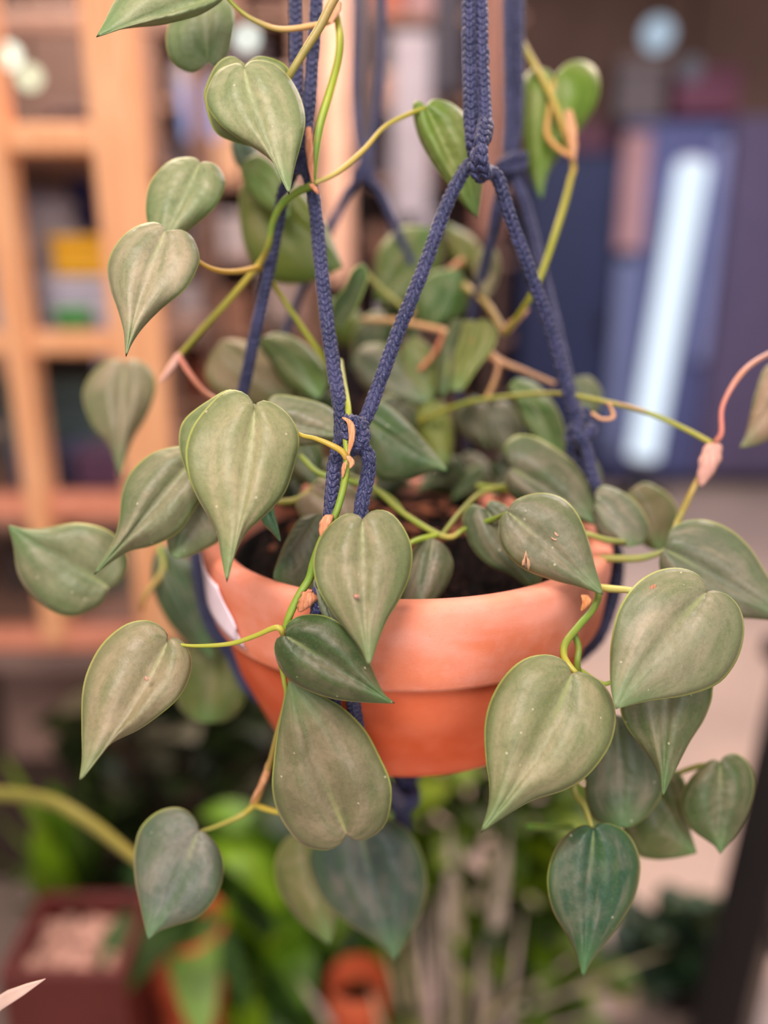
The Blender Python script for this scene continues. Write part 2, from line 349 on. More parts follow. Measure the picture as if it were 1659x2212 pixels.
# right join and the cords that run round the pot
cord([(1250, 905, .507), (1245, 935, .505), (1265, 965, .508), (1275, 1010, .512), (1290, 1060, .515), (1318, 1160, .536), (1330, 1230, .540), (1300, 1345, .545), (1250, 1400, .562), (1130, 1490, .585), (990, 1585, .602), (900, 1665, .606), (876, 1722, .598)])
cord([(1262, 890, .520), (1278, 930, .520), (1262, 960, .522), (1250, 985, .524), (1272, 1030, .524), (1300, 1100, .530), (1326, 1170, .552), (1336, 1240, .556), (1308, 1350, .560), (1262, 1412, .572), (1140, 1490, .596), (1000, 1580, .612), (905, 1665, .612), (880, 1722, .602)])
knot(1256, 935, .512, .0062, RD, .4)
cord([(470, 985, .530), (448, 1060, .535), (434, 1150, .540), (437, 1230, .546), (460, 1330, .552), (505, 1400, .556), (545, 1480, .562), (625, 1545, .585), (740, 1610, .602), (845, 1670, .606), (868, 1722, .598)])
cord([(540, 900, .60), (478, 1000, .560), (440, 1080, .550), (424, 1170, .556), (428, 1250, .56), (452, 1345, .566), (498, 1415, .57), (540, 1492, .574), (630, 1550, .596), (745, 1612, .612), (850, 1670, .612), (872, 1722, .602)])
knot(485, 960, .545, .0062, RD, .4)
cord([(975, 790, .68), (1000, 900, .68), (1010, 1000, .685), (1000, 1060, .69), (985, 1200, .70), (950, 1400, .68), (900, 1600, .64), (874, 1720, .605)], .0034)
knot(982, 800, .674, .006, .0034, .4)
knot(872, 1722, .592, .0085, RD, .2, 3.2, 2.4, 'gathering_knot')
parts = []
for i in range(26):
    t = rng.random()*6.28; r = .0085*math.sqrt(rng.random()); p0 = P(872, 1722, .594)+np.array([r*math.cos(t)*.7, r*math.sin(t)*.7, 0])
    L = .075+.02*rng.random(); q = np.array([math.cos(t), math.sin(t), 0])*.006*rng.random()
    parts.append(tubeV(catmull([p0, p0+q*.6+[0, 0, -L*.5], p0+q+[0, 0, -L]], 10), np.full(10, .0016), 6))
obj('tassel', *merge(parts), ROPE, hang)

# ------------------------------------------------------------------ philodendron
plant = thing('heartleaf_philodendron', 'trailing heart-leaved philodendron with lamplit olive leaves growing in the hanging pot', 'plant', (PC[0], PC[1], RIMZ-.03))
CLR = dict(lamplit_olive=(134, 132, 98), pink=(152, 136, 108), pale=(146, 152, 110), grey=(118, 122, 100), green=(104, 128, 52), dark=(58, 80, 44), teal=(62, 96, 72), olive=(112, 118, 52), yg=(126, 148, 50), deep=(48, 66, 44), slate=(92, 108, 98), brown=(112, 98, 72))
def leaf(base, tip, Lp, Rp, db, dt, col='lamplit_olive', curl=.006, bend=0, label=None, amp=1.0, lc=None, rc=None, droop=0, N=34, M=7, name='leaf'):
    base = np.array(base, float); tip = np.array(tip, float)
    Lc = catmull([base]+[np.array(p, float) for p in Lp]+[tip], N+1); Rc = catmull([base]+[np.array(p, float) for p in Rp]+[tip], N+1)
    s = np.linspace(0, 1, N+1); m = s**1.55; ax = tip-base; L = np.linalg.norm(ax); nrm = np.array([-ax[1], ax[0]])/L
    mid = base+m[:, None]*ax+nrm*(4*m*(1-m)*bend)[:, None]
    ph = random.random()*6.28; lenm = L/FPX*(db+dt)/2; lc = curl if lc is None else lc; rc = curl if rc is None else rc
    V = []; U = []; rows = []
    for i in range(N+1):
        row = []
        for j in range(-M, M+1):
            if i in (0, N) and j > -M: row.append(row[0]); continue
            c = 0 if i in (0, N) else j/M; a = abs(c); E = Lc[i] if c < 0 else Rc[i]
            p = mid[i]*(1-a)+E*a
            env = math.sin(math.pi*min(1, s[i]*1.02))
            z = db+(dt-db)*m[i]+droop*m[i]**3+(lc if c < 0 else rc)*a**2.2*min(1, env*1.6)
            k = lenm/.06*amp
            z += k*env*(-.0056*(1-math.exp(-(a/.2)**2))*(1-.45*s[i])+.0016*math.sin(a*5.5+ph+s[i]*2.2)*a*(1-a)*2.4+.0008*math.sin(s[i]*21-a*3.5+ph*2)*a*(1.1-a)*2+.0018*math.sin(s[i]*10+(3 if c < 0 else 0)+ph)*a**3)
            row.append(len(V)); V.append(P(p[0], p[1], z)); U.append((.5+.5*c, s[i]))
        rows.append(row)
    F = []
    for i in range(N):
        for j in range(2*M):
            q = [rows[i][j], rows[i][j+1], rows[i+1][j+1], rows[i+1][j]]; r = []
            for x in q:
                if x not in r: r.append(x)
            if len(r) >= 3: F.append(tuple(r))
    o = obj(name, V, F, LEAF, plant, CLR[col] if isinstance(col, str) else col, uv=U)
    md = o.modifiers.new('thickness', 'SOLIDIFY'); md.thickness = .0007; md.offset = 0
    if label: o['label'] = label
    return o
HALF = [(-.05, .06), (-.13, .24), (-.15, .45), (-.08, .72), (.08, .93), (.27, 1.0), (.47, .90), (.66, .63), (.82, .32), (.93, .12)]
def hleaf(base, tip, wl, wr, db, dt, col='lamplit_olive', **k):
    base = np.array(base, float); tip = np.array(tip, float); ax = tip-base; n = np.array([ax[1], -ax[0]])/np.linalg.norm(ax)   # n points to image-left of travel
    sgn = 1 if n[0] < 0 else -1
    Lp = [base+ax*t-(-sgn*n)*(w*wl)*1.0 for t, w in HALF]; Rp = [base+ax*t+(-sgn*n)*(w*wr) for t, w in HALF]
    return leaf(base, tip, Lp, Rp, db, dt, col, **k)
def stem(pts, cols, name='stem', seg=10, lab=None):
    """pts: (px, py, depth, width in photo pixels); cols: one colour or one per point"""
    pts = np.array(pts, float); n = max(14, 9*len(pts)); P3 = np.array([P(*p[:3]) for p in pts]); W = pts[:, 3]*pts[:, 2]/FPX/2
    cs = np.array([lin(c) for c in (cols if isinstance(cols, list) else [cols]*len(pts))])
    if len(cs) != len(pts): cs = np.stack([np.interp(np.linspace(0, 1, len(pts)), np.linspace(0, 1, len(cs)), cs[:, j]) for j in range(3)], 1)
    D = catmull(np.hstack([P3, W[:, None], cs]), n); R = D[:, 3]*(1+.05*np.sin(np.linspace(0, 9, n)+random.random()*6))
    v, f = tubeV(D[:, :3], R, seg); vc = np.repeat(np.hstack([D[:, 4:7], np.ones((n, 1))]), seg, 0)
    o = obj(name, v, f, STEM, plant, vcol=vc)
    if lab: o['label'] = lab
    return o
def sheath(pts, w, col, lab=None):
    """thin dry curled bract: ribbon with a folded cross-section; pts (px, py, depth)"""
    n = 16; C = catmull([P(*p) for p in pts], n); T, N, B = frames(C); V = []; F = []; d = pts[0][2]; wm = w*d/FPX/2; K = 5
    for i in range(n):
        t = i/(n-1); h = wm*(math.sin(math.pi*(.12+.88*t**.8))**.7+.12)*(1+.07*math.sin(i*1.3))
        for j in range(K):
            a = (j/(K-1)-.5)*2; V.append(C[i]+RGT*(h*a)-FWD*(h*.35*(1-a*a)))
    for i in range(n-1):
        for j in range(K-1): F.append((i*K+j, i*K+j+1, (i+1)*K+j+1, (i+1)*K+j))
    o = obj('sheath', V, F, DRY, plant, col); m = o.modifiers.new('thickness', 'SOLIDIFY'); m.thickness = .0004; m.offset = 0
    if lab: o['label'] = lab
    return o
def patch(lf, px, py, d, pts, col, name='blemish', lab=None):
    V = [P(px, py, d)]+[P(px+x, py+y, d) for x, y in pts]; n = len(pts)
    o = obj(name, V, [(0, 1+i, 1+(i+1) % n) for i in range(n)], DRY, lf, col)
    o.modifiers.new('thickness', 'SOLIDIFY').thickness = .0003
    if lab: o['label'] = lab
    return o
exec_leaves = True
# --- leaves in focus
A = leaf((549, 884), (490, 1259), [(540, 860), (512, 843), (480, 850), (446, 882), (415, 925), (401, 975), (408, 1030), (427, 1075), (450, 1115), (470, 1155), (480, 1210)], [(562, 866), (592, 872), (622, 895), (641, 925), (646, 960), (636, 1005), (618, 1058), (595, 1090), (567, 1118), (532, 1150), (506, 1200)], .412, .392, (146, 146, 106), curl=.007, bend=-8, rc=.010, label='large pale leaf hanging left of the front knot')
leaf((540, 872), (430, 1080), [(500, 842), (450, 866), (400, 905), (387, 945), (396, 1000)], [(560, 880), (580, 930), (540, 1000), (470, 1060)], .428, .425, 'pale')
B_ = leaf((783, 1123), (797, 1440), [(770, 1112), (747, 1111), (717, 1130), (690, 1165), (678, 1204), (679, 1243), (691, 1280), (722, 1328), (752, 1366), (780, 1402)], [(800, 1106), (825, 1102), (850, 1113), (876, 1147), (890, 1189), (885, 1243), (861, 1297), (837, 1336), (818, 1380), (806, 1415)], .402, .386, (136, 134, 100), curl=.007, bend=5, label='leaf at the front centre with a small ringed spot')
C_ = leaf((361, 1386), (171, 1689), [(361, 1370), (345, 1352), (315, 1340), (270, 1350), (222, 1390), (191, 1445), (178, 1500), (177, 1575), (178, 1640)], [(376, 1377), (400, 1393), (414, 1427), (407, 1468), (385, 1508), (350, 1540), (300, 1575), (242, 1604), (202, 1643)], .418, .392, (150, 138, 108), curl=.007, bend=-14, label='lamplit pinkish leaf at the far left of the pot')
D_ = leaf((1234, 1456), (1038, 1798), [(1228, 1440), (1210, 1422), (1175, 1414), (1130, 1425), (1090, 1460), (1060, 1512), (1047, 1570), (1050, 1645), (1057, 1690), (1056, 1740)], [(1246, 1451), (1272, 1458), (1305, 1480), (1325, 1520), (1329, 1565), (1313, 1618), (1270, 1674), (1220, 1706), (1150, 1728), (1084, 1766)], .412, .392, (138, 138, 100), curl=.008, bend=-18, label='large olive leaf hanging below the right of the rim')
E_ = leaf((1525, 1280), (1330, 1532), [(1522, 1260), (1500, 1237), (1460, 1227), (1415, 1235), (1370, 1265), (1335, 1320), (1320, 1390), (1318, 1450), (1321, 1495)], [(1541, 1276), (1570, 1285), (1595, 1310), (1607, 1350), (1601, 1400), (1580, 1445), (1545, 1480), (1480, 1502), (1405, 1513), (1360, 1523)], .418, .400, (142, 140, 112), curl=.008, bend=10, label='large grey-green leaf at the right with brown scars near its notch')
F_ = leaf((1097, 1106), (1303, 1285), [(1085, 1115), (1078, 1135), (1083, 1175), (1110, 1213), (1145, 1235), (1200, 1254), (1245, 1265), (1276, 1275)], [(1110, 1084), (1140, 1070), (1180, 1066), (1220, 1080), (1250, 1115), (1270, 1165), (1285, 1225), (1297, 1264)], .436, .424, (116, 116, 92), curl=.007, label='leaf over the right of the rim with a torn brown slit')
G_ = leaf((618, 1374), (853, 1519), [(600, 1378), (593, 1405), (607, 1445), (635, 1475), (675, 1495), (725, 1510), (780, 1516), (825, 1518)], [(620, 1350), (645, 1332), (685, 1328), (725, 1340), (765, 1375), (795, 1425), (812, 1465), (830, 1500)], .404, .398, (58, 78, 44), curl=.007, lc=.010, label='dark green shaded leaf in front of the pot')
H_ = leaf((749, 1800), (625, 1466), [(742, 1815), (723, 1830), (697, 1836), (654, 1825), (622, 1791), (597, 1745), (588, 1699), (591, 1647), (599, 1589), (609, 1540), (620, 1490)], [(756, 1809), (776, 1815), (807, 1804), (833, 1778), (845, 1732), (843, 1686), (820, 1634), (788, 1576), (742, 1530), (703, 1507), (658, 1486)], .440, .418, (122, 116, 88), curl=.008, bend=-6, label='brownish leaf hanging upside down below the pot front')
leaf((1282, 1791), (1259, 2112), [(1274, 1785), (1250, 1786), (1215, 1812), (1190, 1857), (1182, 1907), (1195, 1967), (1224, 2017), (1244, 2057), (1254, 2092)], [(1294, 1779), (1325, 1782), (1356, 1802), (1376, 1837), (1383, 1877), (1371, 1937), (1340, 1992), (1306, 2037), (1276, 2077)], .452, .442, (48, 84, 62), curl=.008, label='deep bluish-green leaf hanging lowest at the right')
leaf((428, 1796), (320, 2030), [(426, 1778), (405, 1752), (375, 1744), (335, 1757), (302, 1792), (290, 1847), (293, 1902), (304, 1957), (314, 2005)], [(440, 1797), (465, 1822), (481, 1862), (478, 1907), (460, 1947), (425, 1982), (380, 1997), (343, 2011)], .468, .455, (104, 114, 104), curl=.008, bend=-6, label='slate grey leaf hanging lowest at the left')
leaf((527, 148), (625, 421), [(518, 138), (500, 140), (470, 155), (448, 195), (446, 225), (460, 250), (483, 276), (522, 303), (561, 326), (594, 354), (615, 393)], [(538, 135), (566, 131), (600, 144), (630, 175), (652, 220), (659, 265), (650, 310), (635, 365)], .430, .418, (146, 152, 112), curl=.008, bend=10, label='large leaf with curled back lobes across the left ropes')
leaf((530, 140), (560, 320), [(500, 122), (468, 140), (446, 185), (442, 215), (462, 280), (500, 305)], [(560, 122), (610, 136), (628, 165), (630, 230), (600, 300)], .440, .445, (134, 140, 92), curl=.003)
leaf((357, 499), (272, 771), [(350, 486), (325, 481), (285, 495), (250, 530), (233, 575), (240, 625), (255, 668), (268, 715), (271, 748)], [(366, 500), (390, 497), (415, 513), (430, 550), (427, 578), (400, 625), (350, 665), (310, 705), (284, 742)], .432, .415, (158, 150, 122), curl=.007, bend=8, label='pale lamplit leaf hanging over the wooden frame')
leaf((432, 353), (345, 540), [(428, 346), (405, 340), (365, 350), (328, 390), (316, 435), (320, 485)], [(446, 350), (470, 360), (486, 395), (470, 440), (435, 475), (396, 505)], .462, .450, (128, 140, 98), curl=.007)
leaf((450, 133), (440, -40), [(425, 153), (400, 154), (370, 130), (359, 90), (368, 45), (395, 0)], [(466, 142), (490, 120), (502, 75), (505, 25), (480, -10)], .470, .475, (130, 146, 104), curl=.007)
leaf((482, -12), (208, 80), [(500, -45), (470, -95), (390, -110), (300, -70), (250, 0), (226, 48)], [(478, 2), (425, 34), (350, 52), (285, 59), (243, 66)], .438, .420, (138, 150, 108), curl=.006, label='pale leaf cut by the top edge')
leaf((920, 232), (1032, 470), [(907, 219), (894, 222), (893, 248), (905, 297), (930, 347), (962, 392), (1000, 440)], [(932, 217), (956, 217), (986, 231), (1014, 262), (1032, 310), (1042, 380)], .480, .490, (110, 136, 56), curl=.008, label='fresh green leaf behind the front-right ropes')
leaf((1197, 168), (1170, 432), [(1182, 151), (1150, 149), (1130, 176), (1126, 250), (1138, 340), (1155, 400)], [(1206, 155), (1230, 135), (1262, 132), (1287, 150), (1296, 186), (1285, 232), (1250, 287), (1212, 332), (1182, 380)], .60, .60, (106, 136, 40), curl=.010, label='bright green leaf behind the rear-right ropes')
leaf((268, 784), (260, 1032), [(255, 776), (225, 783), (192, 818), (180, 860), (200, 920), (235, 962), (250, 1002)], [(282, 777), (302, 780), (328, 803), (336, 842), (316, 900), (286, 950), (270, 995)], .60, .585, (138, 130, 104), curl=.010)
leaf((236, 1270), (18, 1134), [(222, 1300), (205, 1313), (160, 1331), (115, 1321), (70, 1286), (40, 1240), (30, 1180)], [(262, 1255), (276, 1212), (256, 1166), (222, 1141), (165, 1130), (100, 1141), (55, 1143)], .49, .475, (122, 130, 96), curl=.009, amp=1.5, label='leaf turned tip-up at the far left')
leaf((425, 985), (203, 1242), [(410, 968), (375, 966), (325, 982), (282, 1022), (264, 1065), (258, 1125), (245, 1170), (218, 1215)], [(440, 1000), (445, 1050), (420, 1100), (385, 1150), (330, 1178), (280, 1190), (238, 1215)], .455, .440, (128, 130, 100), curl=.008)
leaf((445, 1030), (378, 1206), [(420, 1030), (392, 1060), (366, 1110), (361, 1160), (366, 1190)], [(470, 1040), (490, 1100), (480, 1160), (440, 1188), (400, 1204)], .470, .462, (126, 126, 100), curl=.008)
leaf((1437, 1187), (1720, 1345), [(1428, 1196), (1426, 1230), (1450, 1275), (1500, 1315), (1570, 1332), (1640, 1337)], [(1441, 1170), (1450, 1142), (1485, 1125), (1530, 1125), (1580, 1146), (1622, 1186), (1655, 1240), (1690, 1290)], .470, .462, (112, 116, 96), curl=.009, label='dull grey-green leaf cut by the right edge')
leaf((1440, 1450), (1431, 1723), [(1400, 1430), (1345, 1470), (1340, 1532), (1355, 1572), (1386, 1612), (1418, 1660), (1429, 1700)], [(1480, 1435), (1535, 1460), (1538, 1500), (1534, 1520), (1518, 1558), (1488, 1605), (1456, 1668), (1438, 1706)], .440, .430, (98, 108, 74), curl=.008, label='narrow-tipped leaf hanging just behind the large right leaf')
leaf((1330, 1545), (1345, 1788), [(1300, 1545), (1268, 1610), (1262, 1690), (1276, 1760), (1315, 1784)], [(1380, 1560), (1428, 1630), (1432, 1705), (1402, 1757), (1368, 1783)], .475, .470, (84, 96, 72), curl=.008)
leaf((1400, 1680), (1505, 1843), [(1365, 1700), (1340, 1770), (1370, 1840), (1410, 1856), (1460, 1853)], [(1440, 1660), (1475, 1680), (1488, 1740), (1490, 1790), (1498, 1820)], .505, .50, (84, 92, 50), curl=.008)
leaf((1555, 1648), (1555, 1845), [(1541, 1641), (1514, 1657), (1481, 1697), (1470, 1742), (1490, 1787), (1528, 1816), (1545, 1828)], [(1566, 1634), (1590, 1629), (1619, 1652), (1629, 1697), (1616, 1752), (1590, 1802), (1568, 1828)], .485, .478, (78, 92, 58), curl=.008, label='small dark leaf at the right edge of the trailing stems')
leaf((775, 1790), (853, 2076), [(735, 1775), (690, 1800), (664, 1850), (688, 1930), (740, 1985), (800, 2025), (838, 2055)], [(820, 1765), (870, 1785), (905, 1830), (922, 1900), (911, 1970), (882, 2022), (862, 2056)], .56, .55, (74, 92, 84), curl=.012, label='large bluish-grey leaf hanging behind the brownish leaf')
leaf((660, 1810), (712, 2040), [(625, 1808), (596, 1856), (602, 1920), (642, 1982), (690, 2025)], [(690, 1815), (722, 1880), (726, 1960), (722, 2010)], .575, .57, (120, 120, 72), curl=.010)
leaf((936, 1164), (905, 1325), [(908, 1170), (882, 1210), (866, 1270), (868, 1310)], [(962, 1181), (978, 1216), (971, 1252), (950, 1288), (926, 1312)], .470, .452, (96, 100, 78), curl=.008)
leaf((1050, 1100), (1160, 1277), [(1020, 1090), (1000, 1115), (1005, 1147), (1021, 1186), (1055, 1220), (1100, 1241), (1136, 1266)], [(1060, 1082), (1100, 1098), (1130, 1140), (1155, 1190), (1171, 1240)], .470, .456, (84, 98, 74), curl=.009)
leaf((1287, 1086), (1360, 1182), [(1280, 1105), (1284, 1128), (1295, 1156), (1322, 1172)], [(1288, 1060), (1306, 1049), (1346, 1064), (1381, 1095), (1402, 1136), (1394, 1171)], .500, .490, (118, 120, 102), curl=.009)
leaf((1360, 1060), (1425, 1190), [(1345, 1085), (1360, 1140), (1395, 1180)], [(1395, 1043), (1442, 1068), (1464, 1105), (1456, 1148), (1440, 1180)], .540, .535, (104, 98, 66), curl=.008)
leaf((1105, 1010), (1290, 1135), [(1092, 1035), (1108, 1075), (1160, 1102), (1220, 1118), (1262, 1128)], [(1088, 972), (1112, 942), (1155, 944), (1205, 972), (1250, 1012), (1280, 1070)], .520, .505, (92, 98, 76), curl=.010)
leaf((1105, 826), (1207, 1006), [(1097, 842), (1111, 874), (1130, 918), (1160, 964), (1185, 990)], [(1118, 818), (1157, 828), (1196, 872), (1217, 918), (1221, 964)], .565, .555, (84, 116, 56), curl=.012, label='glossy green leaf behind the long right stem')
leaf((785, 905), (968, 1018), [(795, 950), (806, 1005), (818, 1034), (848, 1040), (893, 1033), (938, 1016)], [(800, 872), (828, 872), (863, 897), (899, 933), (932, 970)], .500, .495, (74, 98, 62), curl=.010, label='dark green leaf behind the front knot')
leaf((565, 900), (745, 945), [(590, 950), (640, 962), (695, 958)], [(590, 856), (650, 860), (710, 880), (738, 915)], .470, .465, (132, 132, 108), curl=.008)
leaf((565, 730), (690, 862), [(563, 752), (584, 782), (606, 820), (632, 845), (662, 857)], [(600, 719), (644, 734), (678, 762), (704, 798), (708, 832)], .560, .55, (88, 110, 52), curl=.010)
leaf((480, 735), (625, 875), [(455, 770), (445, 815), (480, 850), (560, 880)], [(520, 735), (575, 760), (608, 800), (628, 845)], .59, .58, (146, 130, 98), curl=.008)
leaf((545, 375), (740, 578), [(520, 410), (518, 476), (534, 548), (576, 600), (622, 614), (676, 606)], [(572, 350), (622, 380), (682, 450), (716, 512)], .565, .56, (110, 122, 46), curl=.012, label='broad yellowish-green leaf between the left ropes')
leaf((530, 345), (625, 470), [(520, 365), (535, 410), (570, 450)], [(560, 335), (600, 365), (622, 415)], .54, .54, (110, 140, 66), curl=.006)
leaf((505, 300), (560, 385), [(500, 320), (515, 360)], [(535, 300), (560, 335)], .56, .56, (70, 110, 90), curl=.006)
leaf((725, 702), (785, 568), [(715, 680), (722, 648), (745, 620), (762, 584)], [(735, 708), (752, 692), (771, 662), (791, 614), (795, 588)], .56, .55, (104, 124, 86), curl=-.008, label='small cupped leaf held upright at the centre')
leaf((830, 650), (935, 492), [(810, 640), (816, 548), (842, 509), (874, 488)], [(880, 660), (930, 620), (955, 560), (950, 515)], .66, .67, (82, 104, 40), curl=.012)
leaf((935, 700), (990, 580), [(905, 690), (895, 640), (930, 590)], [(970, 700), (1005, 670), (1010, 620)], .64, .64, (70, 106, 44), curl=.008)
leaf((1050, 646), (1058, 532), [(1028, 620), (1024, 577), (1036, 545)], [(1068, 622), (1080, 578), (1074, 545)], .62, .62, (140, 132, 98), curl=.010)
leaf((1030, 695), (985, 845), [(1000, 697), (975, 750), (962, 812), (968, 838)], [(1048, 690), (1073, 714), (1064, 752), (1028, 798), (1002, 838)], .60, .59, (136, 142, 76), curl=-.006)
leaf((985, 690), (958, 860), [(968, 710), (952, 770), (950, 830)], [(998, 700), (985, 760), (972, 830)], .59, .585, (84, 98, 66), curl=.006)
leaf((765, 775), (925, 870), [(775, 820), (820, 860), (880, 880)], [(790, 745), (850, 750), (900, 800), (922, 840)], .62, .61, (120, 124, 102), curl=.010)
leaf((880, 735), (930, 870), [(862, 770), (870, 830), (905, 862)], [(905, 730), (945, 770), (952, 830)], .615, .61, (112, 124, 66), curl=.010)
leaf((930, 868), (960, 1010), [(898, 890), (905, 950), (935, 995)], [(962, 872), (978, 930), (975, 985)], .605, .60, (118, 128, 44), curl=.008)
leaf((1060, 870), (1110, 985), [(1040, 900), (1050, 950), (1085, 980)], [(1095, 868), (1125, 910), (1128, 955)], .60, .60, (122, 122, 106), curl=.008)
leaf((1245, 815), (1265, 905), [(1225, 840), (1235, 890)], [(1275, 815), (1300, 850), (1290, 890)], .60, .60, (104, 112, 84), curl=.006)
leaf((1720, 800), (1596, 968), [(1660, 790), (1632, 850), (1617, 920), (1607, 952)], [(1740, 860), (1690, 930), (1640, 958)], .53, .52, (160, 132, 110), curl=.008, label='pinkish leaf cut by the right edge above the pink stalk')
leaf((690, 1110), (590, 1248), [(650, 1120), (618, 1170), (596, 1225)], [(720, 1135), (720, 1210), (690, 1285), (630, 1285)], .468, .452, (82, 92, 72), curl=.006)
leaf((672, 1062), (770, 1140), [(640, 1085), (660, 1130), (715, 1150)], [(690, 1035), (740, 1040), (780, 1080)], .49, .48, (150, 130, 108), curl=.006)
leaf((566, 1060), (606, 1170), [(558, 1090), (568, 1128), (590, 1152)], [(585, 1070), (592, 1105), (600, 1140)], .440, .436, (96, 140, 104), curl=.004)
leaf((345, 1180), (460, 1425), [(330, 1210), (330, 1270), (365, 1345), (415, 1395)], [(375, 1185), (425, 1230), (455, 1300), (468, 1370)], .58, .575, (76, 98, 72), curl=.012)
leaf((470, 1385), (445, 1562), [(420, 1395), (383, 1450), (385, 1520), (415, 1552)], [(505, 1400), (532, 1450), (525, 1520), (490, 1555)], .60, .60, (104, 112, 60), curl=.008)
leaf((684, 1245), (735, 1393), [(678, 1262), (690, 1312), (712, 1362)], [(700, 1262), (728, 1315), (748, 1365), (742, 1385)], .409, .409, (120, 130, 110), curl=.003)
# filler leaves deeper in the pot, seen between the ropes
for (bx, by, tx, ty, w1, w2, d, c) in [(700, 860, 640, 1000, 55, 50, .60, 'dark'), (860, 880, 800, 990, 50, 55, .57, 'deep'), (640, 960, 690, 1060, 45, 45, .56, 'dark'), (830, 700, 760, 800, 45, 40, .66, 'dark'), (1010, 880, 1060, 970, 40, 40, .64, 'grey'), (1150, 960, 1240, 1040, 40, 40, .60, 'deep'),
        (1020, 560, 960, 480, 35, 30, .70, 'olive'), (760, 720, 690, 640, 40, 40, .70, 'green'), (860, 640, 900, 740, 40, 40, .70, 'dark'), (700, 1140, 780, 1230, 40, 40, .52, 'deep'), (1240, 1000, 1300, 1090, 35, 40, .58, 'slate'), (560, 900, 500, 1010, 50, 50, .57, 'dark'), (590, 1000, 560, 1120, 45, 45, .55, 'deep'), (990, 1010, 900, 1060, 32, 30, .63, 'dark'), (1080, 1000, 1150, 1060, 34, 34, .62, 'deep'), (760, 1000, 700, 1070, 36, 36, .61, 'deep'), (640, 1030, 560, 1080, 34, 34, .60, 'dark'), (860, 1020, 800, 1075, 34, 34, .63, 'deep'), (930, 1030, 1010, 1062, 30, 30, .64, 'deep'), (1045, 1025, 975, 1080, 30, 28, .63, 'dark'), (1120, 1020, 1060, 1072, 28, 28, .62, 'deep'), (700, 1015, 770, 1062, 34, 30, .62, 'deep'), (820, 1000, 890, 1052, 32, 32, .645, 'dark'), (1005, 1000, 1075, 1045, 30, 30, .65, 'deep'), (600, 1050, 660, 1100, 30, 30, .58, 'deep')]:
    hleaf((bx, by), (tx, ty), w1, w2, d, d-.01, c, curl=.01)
# scars and spots
patch(F_, 1136, 1212, .4255, [(-9, 10), (-8, 0), (-4, -8), (0, -24), (3, -8), (8, -2), (9, 8), (6, 20), (0, 12), (-4, 8)], (206, 160, 120), 'scar', 'tan torn scar')
patch(F_, 1136, 1214, .4245, [(-2, 10), (-2, -4), (0, -16), (2, -4), (3, 16)], (24, 24, 20), 'slit', 'dark open slit')
patch(F_, 1200, 1153, .4285, [(-3, -5), (4, 0), (8, 6), (2, 5), (-2, 1)], (214, 170, 140), 'scar')
patch(F_, 1197, 1163, .4285, [(-7, -4), (0, 0), (7, 2), (2, 5), (-5, 1)], (214, 170, 140), 'scar')
patch(E_, 1410, 1271, .4135, [(-10, 9), (-7, -2), (0, -9), (8, -8), (4, 1), (7, 6), (-1, 8)], (176, 120, 88), 'scar', 'brown scar')
patch(E_, 1424, 1277, .4135, [(-4, 4), (0, -4), (5, -2), (2, 4)], (190, 150, 120), 'scar')
patch(B_, 770, 1288, .3885, [(-7, 0), (-3, -5), (4, -4), (7, 1), (3, 5), (-4, 5)], (190, 130, 112), 'spot', 'pinkish ringed spot')
patch(B_, 769, 1288, .3878, [(-3, 0), (0, -2), (3, 0), (0, 2)], (222, 196, 180), 'spot')
patch(C_, 317, 1466, .404, [(-6, 0), (-2, -6), (5, -3), (6, 3), (0, 6)], (188, 150, 128), 'spot')

# --- stems and leaf stalks
YG = (128, 150, 44); GR = (104, 138, 44); TAN = (196, 152, 92); OLV = (142, 132, 66); YT = (172, 158, 66); SAL = (214, 138, 100); PNK = (208, 128, 110)
stem([(745, -40, .428, 20), (715, 10, .430, 20), (690, 60, .432, 19), (655, 115, .434, 18), (622, 170, .438, 17), (600, 220, .452, 15)], [(170, 142, 92), OLV, (140, 134, 64)])
stem([(722, 40, .452, 12), (700, 50, .452, 12), (650, 60, .450, 13), (600, 63, .448, 12), (550, 45, .446, 11), (515, 20, .444, 9), (482, -14, .440, 8)], [TAN, (200, 160, 100), OLV, YG], 'petiole')
stem([(727, 30, .455, 14), (734, 80, .455, 17), (730, 130, .455, 17), (712, 200, .455, 17), (692, 270, .455, 17), (682, 335, .456, 16), (676, 400, .456, 15)], [YT, (150, 168, 36), (150, 168, 40), GR, GR])
sheath([(730, 4, .452), (724, 28, .449), (714, 52, .448)], 18, (206, 156, 116), 'tan papery sheath')
sheath([(667, 275, .452), (668, 315, .449), (671, 355, .448), (676, 398, .448)], 14, SAL, 'salmon dry sheath')
sheath([(672, 398, .447), (680, 408, .446), (688, 420, .447)], 12, SAL)
stem([(684, 388, .454, 15), (672, 402, .454, 17), (640, 415, .458, 17), (610, 440, .462, 17), (590, 480, .468, 16), (580, 530, .476, 15), (560, 570, .49, 14), (500, 642, .505, 14), (440, 708, .515, 14), (386, 770, .525, 13)], [GR, (110, 140, 48), GR, (100, 128, 48), YT, (150, 150, 62), (148, 148, 60)])
stem([(680, 396, .452, 11), (730, 372, .456, 11), (785, 325, .462, 11), (830, 275, .470, 10), (880, 248, .476, 10), (920, 233, .480, 9)], [(170, 160, 90), (180, 156, 80), (160, 150, 56), (140, 142, 50)], 'petiole')
stem([(560, 576, .49, 10), (520, 586, .475, 12), (478, 586, .46, 12), (440, 572, .45, 10), (400, 540, .445, 8), (360, 502, .434, 7)], [(184, 150, 62), (176, 138, 58), (158, 138, 56)], 'petiole')
stem([(555, 575, .49, 11), (575, 590, .50, 11), (598, 625, .51, 12), (642, 692, .52, 12), (690, 762, .53, 12), (722, 812, .55, 12)], [(190, 150, 60), (140, 150, 48), (150, 160, 50)])
